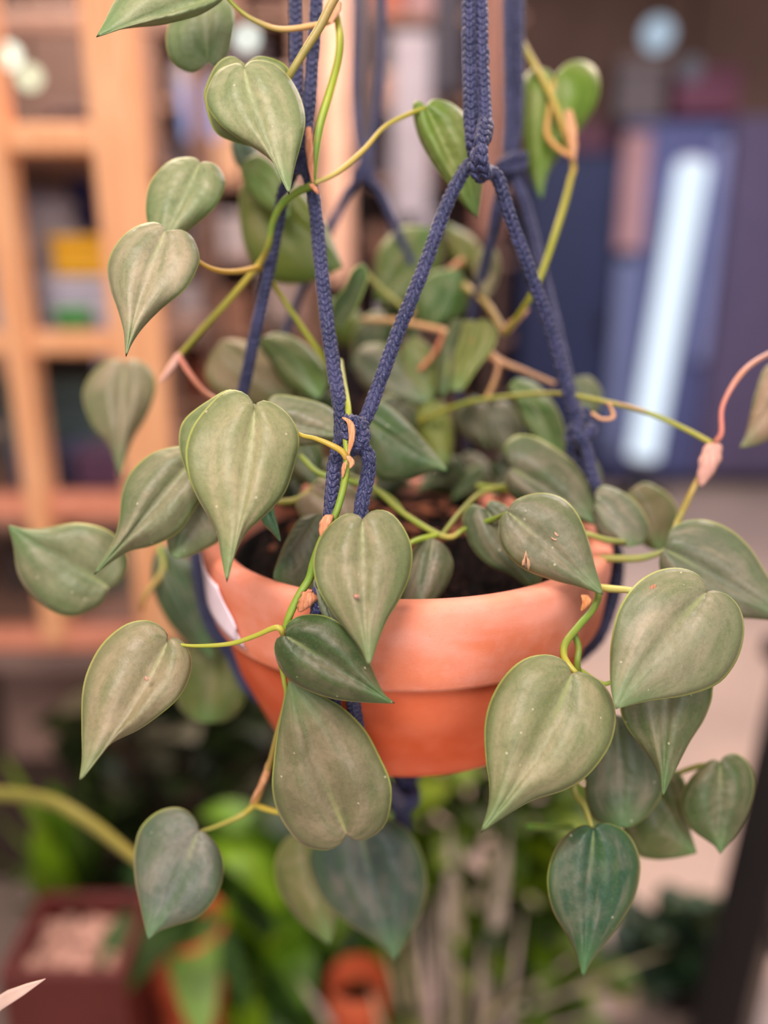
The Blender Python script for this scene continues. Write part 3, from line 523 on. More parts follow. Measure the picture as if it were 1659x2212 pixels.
sheath([(388, 762, .523), (372, 790, .521), (345, 828, .52)], 18, (226, 176, 160), 'pale pink sheath')
stem([(388, 770, .523, 10), (405, 800, .52, 11), (440, 845, .515, 11), (480, 868, .50, 10), (540, 885, .45, 8)], [PNK, (200, 130, 90)], 'petiole')
stem([(735, 780, .47, 12), (741, 820, .452, 14), (753, 890, .428, 15), (747, 940, .418, 15), (750, 995, .413, 15), (741, 1056, .412, 15), (722, 1118, .411, 15), (695, 1165, .412, 15), (677, 1215, .413, 16), (668, 1250, .413, 17), (647, 1284, .412, 17), (625, 1330, .411, 17), (613, 1372, .411, 15)], [(150, 158, 60), (140, 152, 40), (126, 148, 42), GR, GR, (110, 142, 44), (120, 146, 44)])
stem([(750, 992, .413, 14), (738, 975, .412, 14), (712, 960, .412, 13), (680, 947, .414, 11), (646, 938, .418, 10), (590, 905, .422, 8), (552, 886, .414, 8)], [(180, 150, 60), (164, 148, 56), (156, 150, 60)], 'petiole')
sheath([(742, 902, .414), (757, 915, .411), (760, 945, .410), (752, 985, .409)], 13, (202, 142, 92), 'tan papery sheath')
sheath([(752, 985, .409), (760, 1000, .408), (756, 1012, .408)], 12, (210, 150, 106))
sheath([(746, 998, .409), (742, 1015, .409), (740, 1032, .410)], 9, (196, 140, 92))
sheath([(712, 1112, .408), (704, 1128, .406), (694, 1160, .406)], 22, (214, 138, 96), 'salmon dry sheath')
sheath([(664, 1278, .410), (668, 1290, .408), (648, 1322, .408)], 34, (190, 118, 78), 'brown papery sheath')
stem([(612, 1372, .410, 13), (606, 1358, .407, 14), (590, 1357, .408, 13), (550, 1374, .411, 11), (495, 1391, .414, 10), (415, 1395, .417, 8), (364, 1387, .419, 7)], [YT, (146, 152, 50), (142, 150, 46)], 'petiole')
stem([(613, 1372, .412, 12), (606, 1420, .420, 13), (614, 1470, .424, 12), (618, 1510, .430, 12), (598, 1590, .450, 12), (578, 1665, .470, 13), (552, 1735, .485, 14)], [GR, (140, 150, 60), (160, 150, 70), (176, 130, 70)])
sheath([(585, 1640, .468), (568, 1690, .47), (540, 1738, .475)], 15, (196, 140, 92), 'tan papery sheath')
stem([(548, 1738, .485, 12), (590, 1752, .475, 13), (650, 1765, .460, 12), (720, 1795, .446, 9), (749, 1802, .441, 8)], [(170, 150, 60), (140, 150, 56)], 'petiole')
stem([(548, 1740, .485, 12), (520, 1762, .485, 12), (470, 1784, .478, 10), (428, 1798, .47, 8)], [(160, 150, 60), (120, 128, 60)], 'petiole')
stem([(-80, 1712, .86, 30), (40, 1718, .82, 30), (120, 1735, .78, 30), (200, 1782, .74, 28), (255, 1825, .69, 26), (310, 1870, .63, 22), (380, 1930, .56, 14), (420, 1850, .50, 11), (430, 1800, .474, 8)], [(112, 114, 48), (112, 110, 44)])
stem([(1110, 60, .60, 13), (1138, 112, .595, 14), (1180, 185, .59, 13), (1212, 262, .585, 13), (1238, 350, .58, 12), (1232, 390, .575, 12), (1212, 465, .565, 13), (1166, 600, .545, 13), (1125, 675, .56, 13), (1088, 722, .58, 13)], [(150, 150, 60), YT, (186, 150, 70), (150, 150, 40), (146, 152, 44), (160, 150, 50)])
sheath([(1228, 238, .578), (1236, 290, .574), (1240, 350, .574)], 20, (212, 158, 112), 'orange-tan sheath')
stem([(1238, 340, .578, 12), (1205, 320, .582, 12), (1182, 290, .588, 12), (1186, 240, .592, 10), (1197, 172, .60, 8)], [(206, 150, 90), (190, 156, 90)], 'petiole')
sheath([(1090, 720, .578), (1110, 695, .572), (1142, 668, .568)], 22, (220, 160, 130))
stem([(870, 925, .61, 9), (900, 912, .60, 10), (1000, 872, .575, 10), (1100, 856, .555, 10), (1200, 850, .530, 11), (1300, 866, .515, 11), (1400, 892, .505, 11), (1480, 927, .50, 11), (1538, 958, .495, 12)], [(150, 124, 50), (126, 138, 46), (140, 138, 56), (130, 142, 46), (150, 150, 50)])
sheath([(1395, 888, .502), (1340, 872, .505), (1300, 868, .508)], 10, (210, 160, 110))
stem([(1315, 870, .512, 8), (1325, 900, .51, 8), (1300, 905, .51, 8), (1278, 892, .512, 8)], (200, 150, 110), 'aerial_root')
stem([(1545, 955, .494, 11), (1558, 935, .49, 12), (1560, 880, .488, 11), (1590, 822, .488, 12), (1630, 782, .50, 11), (1700, 745, .52, 10)], [(206, 136, 112), (200, 122, 112), (186, 130, 108), (170, 126, 104)], 'petiole', lab='pinkish-red leaf stalk')
sheath([(1542, 958, .492), (1532, 1000, .488), (1514, 1050, .49)], 42, (216, 164, 152), 'pink papery sheath')
stem([(1522, 1010, .494, 12), (1495, 1060, .495, 13), (1465, 1125, .497, 13), (1440, 1186, .472, 10)], [(190, 150, 90), (150, 140, 66), (130, 134, 60)])
stem([(1004, 738, .60, 11), (1040, 742, .595, 11), (1078, 778, .59, 13), (1130, 800, .585, 12), (1200, 830, .58, 10)], [(170, 112, 72), (186, 142, 102), (170, 128, 88)])
stem([(1004, 738, .60, 11), (1035, 765, .596, 11), (1075, 782, .59, 12), (1068, 825, .59, 12), (1048, 865, .585, 11)], [(172, 112, 70), (180, 130, 94), (172, 138, 88)])
stem([(975, 590, .66, 14), (1010, 622, .64, 14), (1050, 655, .62, 14), (1088, 715, .60, 13)], [(170, 156, 80), (190, 166, 100), (170, 140, 76)])
stem([(880, 690, .66, 12), (920, 632, .66, 13), (965, 590, .66, 14), (1000, 560, .66, 12)], [(180, 150, 90), (196, 144, 96), (190, 130, 96)])
stem([(780, 690, .62, 11), (860, 694, .615, 13), (950, 712, .61, 14), (965, 720, .60, 12)], [(180, 146, 96), (200, 150, 100), (196, 152, 110)])
stem([(960, 715, .605, 10), (940, 760, .605, 10), (905, 800, .605, 9)], (186, 110, 70), 'petiole')
stem([(790, 590, .62, 9), (830, 630, .62, 10), (880, 672, .62, 10)], (140, 142, 66), 'petiole')
stem([(650, 985, .48, 12), (690, 1022, .475, 13), (760, 1040, .475, 13), (810, 1058, .475, 14), (870, 1108, .475, 14), (938, 1150, .475, 13), (975, 1160, .475, 12), (1005, 1142, .475, 12), (1070, 1120, .46, 12), (1098, 1108, .440, 9)], [(120, 136, 50), GR, (130, 144, 54), (120, 140, 46), (150, 140, 60), GR, (120, 140, 50)])
stem([(945, 1155, .474, 12), (905, 1165, .468, 12), (860, 1180, .45, 11), (800, 1160, .42, 9), (783, 1126, .405, 7)], YG, 'petiole')
stem([(870, 1105, .475, 11), (850, 1080, .49, 12), (800, 1050, .50, 12), (720, 1010, .53, 12)], (112, 126, 56))
stem([(598, 1085, .50, 12), (640, 1080, .50, 14), (672, 1058, .51, 14), (700, 1030, .52, 13)], (140, 140, 60), 'petiole')
stem([(955, 1155, .476, 10), (1000, 1100, .50, 11), (1040, 1065, .52, 12), (1090, 1050, .53, 12)], (112, 122, 44))
stem([(1030, 1050, .55, 12), (1080, 1055, .55, 13), (1130, 1062, .55, 11)], (124, 140, 40), 'petiole')
stem([(1160, 1150, .49, 10), (1250, 1150, .475, 11), (1310, 1166, .48, 12), (1350, 1170, .49, 9)], (140, 150, 76), 'petiole')
stem([(1240, 1210, .50, 14), (1300, 1206, .49, 16), (1380, 1206, .48, 16), (1440, 1190, .471, 12)], [(170, 140, 70), (134, 146, 76), (130, 140, 90)], 'petiole')
stem([(1290, 1268, .45, 14), (1320, 1272, .44, 16), (1370, 1276, .430, 14), (1450, 1290, .428, 12), (1525, 1282, .420, 8)], [(190, 186, 100), (186, 184, 110), (140, 150, 80)], 'petiole')
stem([(1180, 1160, .50, 10), (1250, 1210, .465, 12), (1290, 1270, .440, 15), (1284, 1310, .438, 16), (1250, 1352, .432, 16), (1222, 1388, .426, 16), (1218, 1415, .422, 15), (1228, 1435, .418, 14), (1246, 1455, .415, 11)], [GR, (120, 146, 60), (100, 138, 50), (110, 130, 46), (150, 152, 50), (160, 158, 60)])
stem([(1240, 1368, .434, 13), (1250, 1400, .434, 14), (1248, 1445, .434, 14), (1270, 1520, .45, 13), (1255, 1620, .46, 14), (1240, 1700, .465, 16), (1262, 1740, .460, 14), (1279, 1786, .453, 10)], [(96, 124, 44), (110, 130, 46), (130, 136, 60), (140, 140, 66)])
sheath([(1262, 1285, .434), (1268, 1300, .430), (1256, 1320, .430)], 18, (196, 120, 56))
stem([(1250, 1445, .436, 9), (1300, 1476, .434, 10), (1335, 1470, .434, 9), (1440, 1452, .440, 8)], YG, 'petiole')
sheath([(1228, 1690, .460), (1246, 1680, .456), (1262, 1700, .456)], 26, (214, 196, 156))
stem([(1240, 1788, .50, 14), (1190, 1788, .51, 15), (1140, 1785, .52, 14)], (96, 146, 60), 'petiole')
stem([(1465, 1670, .50, 10), (1510, 1655, .495, 12), (1556, 1650, .486, 9)], (120, 130, 60), 'petiole')
stem([(345, 1180, .58, 14), (352, 1230, .575, 14), (312, 1290, .57, 14), (306, 1320, .57, 12)], [(120, 146, 60), (190, 130, 80)])

# ------------------------------------------------------------------ the shop around it
def struct(name, v, f, m, color=None): return tag(obj(name, v, f, m, None, color, smooth=False), kind='structure')
struct('floor', *box((0, 4, -.05), (14, 12, .1)), FLOOR)
WALL = mat_simple('shop_wall', (112, 88, 80), .8, .2, .2, 1.2)
struct('wall_back', *box((0, 6.6, 1.9), (14, .1, 3.9)), WALL)
struct('baseboard_back', *box((0, 6.53, .06), (14, .03, .12)), BLACKPL)
def bx_px(x0, x1, y0, y1, Y, dep, bev=.01):
    """upright box whose front face spans these photo positions at distance Y"""
    a = G(x0, (y0+y1)/2, Y); b = G(x1, (y0+y1)/2, Y); zt = G((x0+x1)/2, y0, Y)[2]; zb = G((x0+x1)/2, y1, Y)[2]
    return box(((a[0]+b[0])/2, Y+dep/2, (zt+zb)/2), (b[0]-a[0], dep, zt-zb), 0, bev)

# pine shelf at the left -------------------------------------------------------
FY = 1.5
zr = [G(100, y, FY)[2] for y in (300, 740, 1092, 1378)]; xp = (G(265, 350, FY)[0], G(52, 770, FY)[0])
shelf = thing('wooden_shelf', 'pine display shelf with square posts and rails at the left', 'shelf', (-.75, FY+.3, zr[3]-.02))
ztop = 2.15
for x, wd in ((xp[0], .082), (xp[1], .044), (xp[0]-.95, .08)): obj('post', *box((x, FY, (ztop+zr[3])/2), (wd, .06, ztop-zr[3]), 0, .006), WOOD, shelf, smooth=False)
for x in (xp[0]-.02, xp[0]-.95): obj('rear_post', *box((x, FY+.75, (ztop+zr[3])/2), (.04, .04, ztop-zr[3]), 0, .006), DKWOOD, shelf, smooth=False)
for z, h, m in ((zr[0], .045, WOOD), (zr[1], .042, WOOD), (zr[2], .048, WOODR), (zr[3], .044, WOODR)): obj('rail', *box((xp[0]-.475, FY+.005, z), (.92, .045, h), 0, .006), m, shelf, smooth=False)
for z in zr: obj('shelf_board', *box((xp[0]-.475, FY+.42, z-.012), (.93, .74, .018), 0, .004), DKWOOD, shelf, smooth=False)
obj('top_rail', *box((xp[0]-.475, FY+.72, G(80, 45, FY+.7)[2]), (.9, .03, .035), 0, .004), mat_simple('greyed_wood', (172, 142, 128), .6, .3), shelf, smooth=False)
bench = thing('display_bench', 'low dark taupe bench carrying the pine shelf', 'bench', (-.8, 2.1, 0))
bt = zr[3]-.024
obj('top', *box((-.78, 1.95, bt-.02), (1.16, .96, .04), 0, .006), mat_simple('taupe_top', (120, 98, 90), .6, .3), bench, smooth=False)
obj('carcass', *box((-.78, 2.07, (bt-.04)/2), (1.10, .68, bt-.04), 0, .01), mat_simple('dark_panel', (66, 52, 46), .7, .3), bench, smooth=False)
obj('front_panel', *bx_px(10, 235, 1440, 1640, 1.71, .02), mat_simple('taupe_panel', (140, 114, 104), .6, .3), bench, smooth=False)

def jar(name, label, cat, px, py_, w, h, Y, color, prof, group=None, lidcol=None):
    """turned vessel standing with its foot at (px, z)"""
    c = G(px, min(range(-900, 2200, 10), key=lambda q: abs(G(px, q, Y)[2]-py_-h*.5)), Y); root = thing(name, label, cat, (c[0], Y, py_), group)
    v, f = lathe([(r*w, z*h) for r, z in prof], (c[0], Y, py_), 32); obj('body', v, f, TINT, root, color)
    if lidcol:
        v, f = lathe([(0.001, h*1.0), (w*.42, h*1.0), (w*.44, h*1.03), (w*.4, h*1.1), (w*.1, h*1.12), (w*.09, h*1.17), (.001, h*1.18)], (c[0], Y, py_), 32); obj('lid', v, f, TINT, root, lidcol)
    return root
VASE = [(.01, 0), (.30, 0), (.34, .03), (.46, .30), (.50, .5), (.44, .74), (.30, .88), (.30, .95), (.36, 1.0), (.33, 1.0), (.26, .93), (.01, .9)]
JAR = [(.01, 0), (.42, 0), (.46, .03), (.48, .2), (.48, .75), (.44, .88), (.38, .93), (.38, 1.0), (.01, 1.0)]
BOWL = [(.01, 0), (.22, 0), (.24, .06), (.40, .40), (.50, .95), (.49, 1.0), (.46, .97), (.36, .42), (.01, .16)]
POT = [(.01, 0), (.34, 0), (.36, .03), (.44, .72), (.49, .73), (.50, .98), (.48, 1.0), (.45, .98), (.42, .8), (.01, .8)]
def carton(label, cat, x0, x1, y1, h, Y, dep, color, lid=None, group=None, name='storage_box', z=None):
    if z is not None: y1 = min(range(-900, 2200, 10), key=lambda q: abs(G(x0, q, Y)[2]-z-h*.5))
    a = G(x0, y1, Y); b = G(x1, y1, Y); z0 = a[2] if z is None else z
    r = thing(name, label, cat, ((a[0]+b[0])/2, Y+dep/2, z0), group)
    obj('body', *box(((a[0]+b[0])/2, Y+dep/2, z0+h*.41), (b[0]-a[0], dep, h*.82), 0, .008), TINT, r, color, smooth=False)
    obj('lid', *box(((a[0]+b[0])/2, Y+dep/2, z0+h*.91), ((b[0]-a[0])*1.04, dep*1.04, h*.18), 0, .008), TINT, r, lid or color, smooth=False)
    return r
b1, b2, b3 = zr[1]-.003, zr[2]-.003, zr[3]-.003
jar('ceramic_jar', 'white lidded jar on the middle pine shelf beside the post', 'jar', 105, b1, .16, .24, 1.86, (212, 206, 212), JAR, None, (186, 180, 196))
jar('ceramic_vase', 'navy vase on the middle pine shelf against the post', 'vase', 190, b1, .10, .33, 2.0, (46, 42, 92), VASE)
carton('yellow box lying at the front of the middle pine shelf', 'box', 108, 246, 0, .075, 1.66, .09, (226, 172, 30), (232, 178, 36), z=b1+.112)
carton('pale lavender box under the yellow box on the middle pine shelf', 'box', 92, 262, 0, .112, 1.64, .12, (190, 188, 206), (198, 196, 210), z=b1)
jar('ceramic_bowl', 'small green bowl in front of the lavender box on the middle pine shelf', 'bowl', 158, b1, .07, .06, 1.585, (76, 150, 84), BOWL)
jar('ceramic_pot', 'white pot at the frame edge on the middle pine shelf', 'pot', 22, b1, .13, .2, 1.72, (206, 198, 204), POT)
carton('teal-grey box filling the back of the lower pine shelf', 'box', 0, 262, 0, .20, 1.78, .14, (96, 116, 114), (106, 126, 122), z=b2)
carton('slate blue box at the front of the lower pine shelf', 'box', 22, 150, 0, .085, 1.62, .12, (70, 76, 104), (80, 84, 112), z=b2)
carton('plum coloured box at the front of the lower pine shelf', 'box', 160, 262, 0, .075, 1.62, .12, (92, 62, 88), (96, 70, 92), z=b2)
carton('pale grey box at the back of the middle pine shelf', 'box', 0, 130, 0, .30, 2.05, .1, (176, 168, 176), (186, 178, 184), z=b1)
carton('mauve-brown box at the back of the middle pine shelf', 'box', 138, 215, 0, .22, 2.12, .1, (150, 126, 124), (160, 134, 130), z=b1)
carton('dark brown box on the bottom pine shelf', 'box', 0, 110, 0, .12, 1.72, .2, (70, 58, 54), (80, 66, 60), z=b3)
carton('grey-green box on the bottom pine shelf', 'box', 125, 270, 0, .10, 1.72, .2, (92, 94, 84), (100, 100, 90), z=b3)
b0 = zr[0]-.003
carton('dark brown box on the upper pine shelf', 'box', 0, 90, 0, .05, 1.6, .2, (74, 56, 54), (84, 64, 60), z=b0)
carton('grey-brown box on the upper pine shelf', 'box', 100, 165, 0, .07, 1.6, .2, (96, 78, 78), (104, 84, 84), z=b0)

# shop shelving across the back -----------------------------------------------
SY = 4.3
def wx(px, Y=SY): return G(px, 300, Y)[0]
rack = thing('shop_rack', 'brown wooden shop rack full of goods behind the hanging pot', 'shelving', (0, SY+.2, 0))
xl, xr = wx(-60), wx(1120); ups = [wx(p) for p in (-60, 330, 655, 1065)]
for x in ups: obj('upright', *box((x, SY+.2, 1.45), (.07, .44, 2.9), 0, .006), DKWOOD, rack, smooth=False)
boards = [.35, .75, 1.12, 1.50, 1.86, 2.20, 2.56]
for z in boards: obj('shelf_board', *box(((xl+xr)/2, SY+.2, z-.015), (xr-xl, .42, .03), 0, .004), DKWOOD, rack, smooth=False)
obj('back_board', *box(((xl+xr)/2, SY+.425, 1.45), (xr-xl, .02, 2.85), 0), mat_simple('rack_back', (98, 76, 72), .8, .2), rack, smooth=False)
GOODS = {'brown': (128, 92, 76), 'grey': (150, 142, 148), 'lavender': (168, 164, 178), 'dark': (52, 44, 54), 'navy': (46, 52, 84), 'blue': (112, 136, 196), 'peach': (204, 156, 130), 'mauve': (150, 114, 116), 'tan': (178, 140, 112), 'rust': (160, 84, 62), 'cream': (206, 190, 176)}
SEQ = ['brown', 'grey', 'dark', 'tan', 'mauve', 'lavender', 'brown', 'navy', 'grey', 'peach', 'dark', 'rust']
wordz = {.35: 'lowest', .75: 'second lowest', 1.12: 'third', 1.50: 'middle', 1.86: 'upper middle', 2.20: 'second highest', 2.56: 'highest'}
k = 0
for bi, z in enumerate(boards):
    for si in range(3):
        x0, x1 = ups[si]+.05, ups[si+1]-.05; x = x0; run = 0; ends = ('far left', 'left', 'right')[si]
        while True:
            wd = .12+.16*rng.random(); h = (.16+.14*rng.random())*(.9 if bi < 6 else 1.3); cn = SEQ[(k*5+bi*3+si) % len(SEQ)]
            if x+wd > x1: break
            pos = ('first', 'second', 'third', 'fourth', 'fifth', 'sixth', 'seventh', 'eighth', 'ninth')[min(run, 8)]
            lab = f'{cn} %s, {pos} on the {wordz[z]} board of the {ends} rack bay'
            if k % 3 == 2:
                root = thing('storage_jar', lab % 'jar', 'jar', (x+wd/2, SY+.18, z)); wj = min(wd, .2)
                v, f = lathe([(r*wj, q*h) for r, q in (VASE, JAR, POT)[(k//3) % 3]], (x+wd/2, SY+.18, z), 24); obj('body', v, f, TINT, root, GOODS[cn])
            else:
                root = thing('storage_box', lab % 'box', 'box', (x+wd/2, SY+.18, z))
                obj('body', *box((x+wd/2, SY+.18, z+h*.41), (wd, .26, h*.82), 0, .006), TINT, root, GOODS[cn], smooth=False)
                obj('lid', *box((x+wd/2, SY+.18, z+h*.91), (wd*1.03, .27, h*.18), 0, .006), TINT, root, tuple(min(255, q*1.08) for q in GOODS[cn]), smooth=False)
            x += wd+.02+.05*rng.random(); k += 1; run += 1
# a few large things standing nearer than the rack
def plank(name, label, cat, x0, x1, y0, y1, Y, dep, color, m=None):
    v, f = bx_px(x0, x1, y0, y1, Y, dep, .012); zlo = v[:, 2].min(); root = thing(name, label, cat, tuple(v.mean(0)*[1, 1, 0]))
    obj('panel', v, f, m or TINT, root, color, smooth=False)
    c = v.mean(0); s = v.max(0)-v.min(0)
    obj('foot', *box((c[0], c[1], max(.02, zlo/2)), (max(.05, s[0]*.5), .12, max(.04, zlo)), 0, .005), BLACKPL, root, smooth=False)
    return root
plank('timber_post', 'pale peach timber post standing in front of the brown rack', 'post', 694, 756, -200, 610, 3.3, .07, (208, 166, 144))
plank('standing_screen', 'dark brown upright screen far behind the upper pine shelf', 'screen', -60, 190, -150, 300, 3.5, .03, (92, 72, 66))
plank('fabric_banner', 'light lavender-grey banner standing left of the front-right ropes', 'banner', 848, 930, 70, 470, 3.3, .03, (146, 142, 154))
plank('standing_screen', 'dark upright screen behind the thin rear ropes', 'screen', 735, 815, -150, 330, 3.6, .03, (60, 50, 56))
plank('standing_screen', 'near-black upright screen beside the lavender-grey banner', 'screen', 934, 1000, -150, 200, 3.6, .03, (38, 36, 50))
plank('standing_screen', 'brown upright screen just behind the front-right rope knot', 'screen', 1035, 1092, -150, 520, 3.4, .03, (120, 82, 70))
plank('poster_board', 'blue poster board behind the heart-shaped leaf by the ropes', 'board', 392, 470, 180, 300, 3.4, .03, (116, 138, 198))
plank('standing_screen', 'grey upright screen in the gap beside the pine post', 'screen', 560, 640, 150, 700, 3.5, .03, (132, 118, 116))

# navy cabinets, light tube -----------------------------------------------------
CY = 5.5
def cabinet(x0, x1, y0, label, col, Y=CY):
    a = G(x0, 700, Y)[0]; b = G(x1, 700, Y)[0]; zt = G(1300, y0, Y)[2]; r = thing('tall_cabinet', label, 'cabinet', ((a+b)/2, Y+.25, 0), 'tall navy cabinets along the right')
    obj('carcass', *box(((a+b)/2, Y+.26, zt/2+.03), (b-a, .5, zt-.06), 0, .01), TINT, r, col, smooth=False)
    obj('plinth', *box(((a+b)/2, Y+.27, .03), (b-a-.04, .46, .06)), BLACKPL, r, smooth=False)
    dr = obj('door', *box(((a+b)/2, Y, zt/2+.04), ((b-a)-.03, .025, zt-.12), 0, .008), TINT, r, col, smooth=False)
    obj('handle', *box((b-.07, Y-.03, zt*.5), (.02, .03, .3), 0, .005), BLACKMETAL, dr, smooth=False)
    return r
cabinet(1120, 1322, 330, 'dark navy cabinet left of the light tube', (32, 42, 80))
cabinet(1326, 1535, 262, 'blue-grey cabinet directly behind the light tube', (86, 92, 138))
cabinet(1539, 1800, 250, 'purple-grey cabinet at the right edge', (92, 82, 112))
def tubelamp(name, label, A, B, r, emat):
    A = np.array(A); B = np.array(B); root = thing(name, label, 'light', tuple((A if A[2] < B[2] else B)))
    D = (B-A)/np.linalg.norm(B-A); C = catmull([A, B], 12); v, f = tubeV(C, np.full(12, r), 20); obj('tube', v, f, emat, root)
    for q, s in ((A, -1), (B, 1)):
        C2 = np.array([q+D*s*t for t in (0, .01, .03)]); v, f = tubeV(C2, np.array([r*.98, r*.96, r*.6]), 16); obj('end_cap', v, f, mat_simple('cap_white', (220, 225, 235), .4), root)
    f0 = A if A[2] < B[2] else B; v, f = lathe([(.001, 0), (.16, 0), (.16, .02), (.05, .05), (.03, f0[2]-.02), (.001, f0[2]-.02)], (f0[0], f0[1], 0), 28); obj('foot', v, f, BLACKMETAL, root)
    return root
LT = mat_emit('cool_tube_glow', (226, 240, 255), 1.15)
tubelamp('light_tube', 'bright bluish-white light tube leaning against the navy cabinets', G(1389, 985, 5.15), G(1497, 355, 5.15), .092, LT)
def stripe(label, x0, x1, y0, y1, Y, col, name='painted_glow_strip'):  # painted strips for the reflection and glow beside the tube; rods are added
    v, f = bx_px(x0, x1, y0, y1, Y, .02, .008); r = thing(name, label, 'banner', tuple(v.mean(0))); obj('glow_panel', v, f, TINT, r, col, smooth=False)
    c = v.mean(0); s = v.max(0)-v.min(0); obj('added_rod', *tubeV(np.array([[v[:, 0].min()-.02, c[1], v[:, 2].max()], [v[:, 0].max()+.02, c[1], v[:, 2].max()]]), np.full(2, .012), 10), BLACKMETAL, r); return r
stripe('pinkish upright strip painted as a reflection on the cabinets left of the light tube', 1342, 1398, 285, 540, 5.42, (176, 134, 134))
stripe('pale blue upright strip painted as glow on the cabinets right of the light tube', 1524, 1552, 300, 780, 5.42, (138, 146, 190))
stripe('grey-blue upright strip painted as glow low beside the light tube', 1318, 1362, 560, 980, 5.42, (112, 120, 156))
carton('maroon box on top of the cabinets above the light tube', 'box', 1462, 1600, 0, .26, 5.52, .3, (102, 52, 72), (94, 48, 66), z=G(1300, 250, CY)[2]+.01)
carton('dark maroon box on top of the dark navy cabinet', 'box', 1225, 1318, 0, .16, 5.52, .3, (92, 44, 60), (86, 40, 56), z=G(1300, 330, CY)[2]+.01)
carton('taupe crate on top of the blue-grey cabinet', 'box', 1335, 1440, 0, .34, 5.54, .3, (96, 84, 84), (104, 90, 88), z=G(1300, 262, CY)[2]+.01)

# round lamps far back (they blur to discs) ------------------------------------
def globe(px, py, Y, r, col, e, label):
    c = G(px, py, Y); root = thing('globe_lamp', label, 'lamp', (c[0], c[1], c[2]-r))
    v, f = blob((0, 0, 0), 1, 0, 16, 10); V = [np.array([0, 0, 1.])]
    for i in range(1, 10):
        for j in range(16): V.append(np.array([math.sin(math.pi*i/10)*math.cos(2*math.pi*j/16), math.sin(math.pi*i/10)*math.sin(2*math.pi*j/16), math.cos(math.pi*i/10)]))
    V.append(np.array([0, 0, -1.])); obj('globe', np.array(V)*r+c, f, mat_emit('globe_glow', col, e), root)
    obj('pendant_cord', *tubeV(np.array([c+[0, 0, r], c+[0, 0, 3.6-c[2]]]), np.full(2, .006), 8), BLACKPL, root)
globe(18, 120, 2.9, .030, (232, 236, 214), 2.8, 'pale round lamp at the left edge of the picture')
globe(64, 167, 2.9, .030, (206, 206, 172), 2.4, 'dimmer round lamp just right of the pale one')
globe(534, 82, 2.9, .026, (226, 232, 222), 2.6, 'round lamp between the top leaves')
globe(1421, 74, 3.6, .060, (176, 196, 214), .95, 'bluish round lamp high at the right')
globe(1492, 150, 3.6, .045, (150, 148, 160), .4, 'faint round lamp beside the bluish one')

# plants on the floor ------------------------------------------------------------
def blade(A, B, w, sag=.0, seg=14, oval=False, fold=.15):
    A = np.array(A, float); B = np.array(B, float); t = np.linspace(0, 1, seg); C = A+(B-A)*t[:, None]; C[:, 2] += sag*4*t*(1-t)
    T = np.gradient(C, axis=0); T /= np.linalg.norm(T, axis=1)[:, None]; side = np.cross(T, [0, 0, 1.]) if oval else np.cross(T, [0, 1., .2]); side /= np.linalg.norm(side, axis=1)[:, None]+1e-9; up = np.cross(side, T)
    h = (w/2)*(np.sin(math.pi*np.clip(t*.94+.05, 0, 1))**(.75 if oval else .7))*(1-.25*t*(0 if oval else 1)); h[-1] = w*.01; V = []; F = []
    for i in range(seg):
        for j, q in enumerate((-1, -.5, 0, .5, 1)): V.append(C[i]+side[i]*h[i]*q+up[i]*h[i]*abs(q)*fold)
    for i in range(seg-1):
        for j in range(4): F.append((i*5+j, i*5+j+1, (i+1)*5+j+1, (i+1)*5+j))
    return np.array(V), F
def floor_plant(name, label, x, y, pr, ph, potcol, base_z=0):
    r = thing(name, label, 'potted plant', (x, y, base_z))
    v, f = lathe([(q*pr*2, z*ph) for q, z in POT], (x, y, base_z), 40); o = obj('pot', v, f, TER_BODY if potcol is None else TINT, r, potcol or (200, 90, 50))
    v, f = lathe([(.001, ph*.86), (pr*.5, ph*.87), (pr*.88, ph*.84)], (x, y, base_z), 28); obj('soil', v, f, SOIL, r)
    return r
def addleaf(r, A, B, w, col, sag=.03, oval=True, name='leaf'):
    v, f = blade(A, B, w, sag, 12, oval); return obj(name, v, f, BGLEAF, r, col)
def bush(r, n, x0, x1, y0, y1, Y0, Y1, w0, w1, L, cols, name='leaf', cx=None, power=1.0, pale=None):
    """short leaf stalks off a few stems, each leaf reaching a point of the bush"""
    base = ORG[r.name]
    for i in range(n):
        px = x0+(x1-x0)*rng.random(); py = y0+(y1-y0)*rng.random()**power; Y = Y0+(Y1-Y0)*rng.random(); B = G(px, py, Y)
        if B[2] < .06: B = B*[1, 1, 0]+[0, 0, .06+.06*rng.random()]
        A = B+np.array([(base[0]-B[0])*.35, (base[1]-B[1])*.35, -.03])+rng.standard_normal(3)*.02; A[2] = max(A[2], .05)
        d = B-A; d = d/(np.linalg.norm(d)+1e-9); B = A+d*L*(.7+.6*rng.random()); B[2] = max(B[2], .03)
        addleaf(r, A, B, w0+(w1-w0)*rng.random(), cols[rng.integers(len(cols))], .03*L/.1, True, name)
    for k in range(5):
        C = np.array([base+[0, 0, .05], G(x0+(x1-x0)*(k+.5)/5, y0+(y1-y0)*.55, (Y0+Y1)/2)]); C[1][2] = max(C[1][2], .1)
        v, f = tubeV(catmull([C[0], (C[0]+C[1])/2+[0, 0, .02], C[1]], 10), np.full(10, .005), 6); obj('stem', v, f, BGLEAF, r, cols[0])
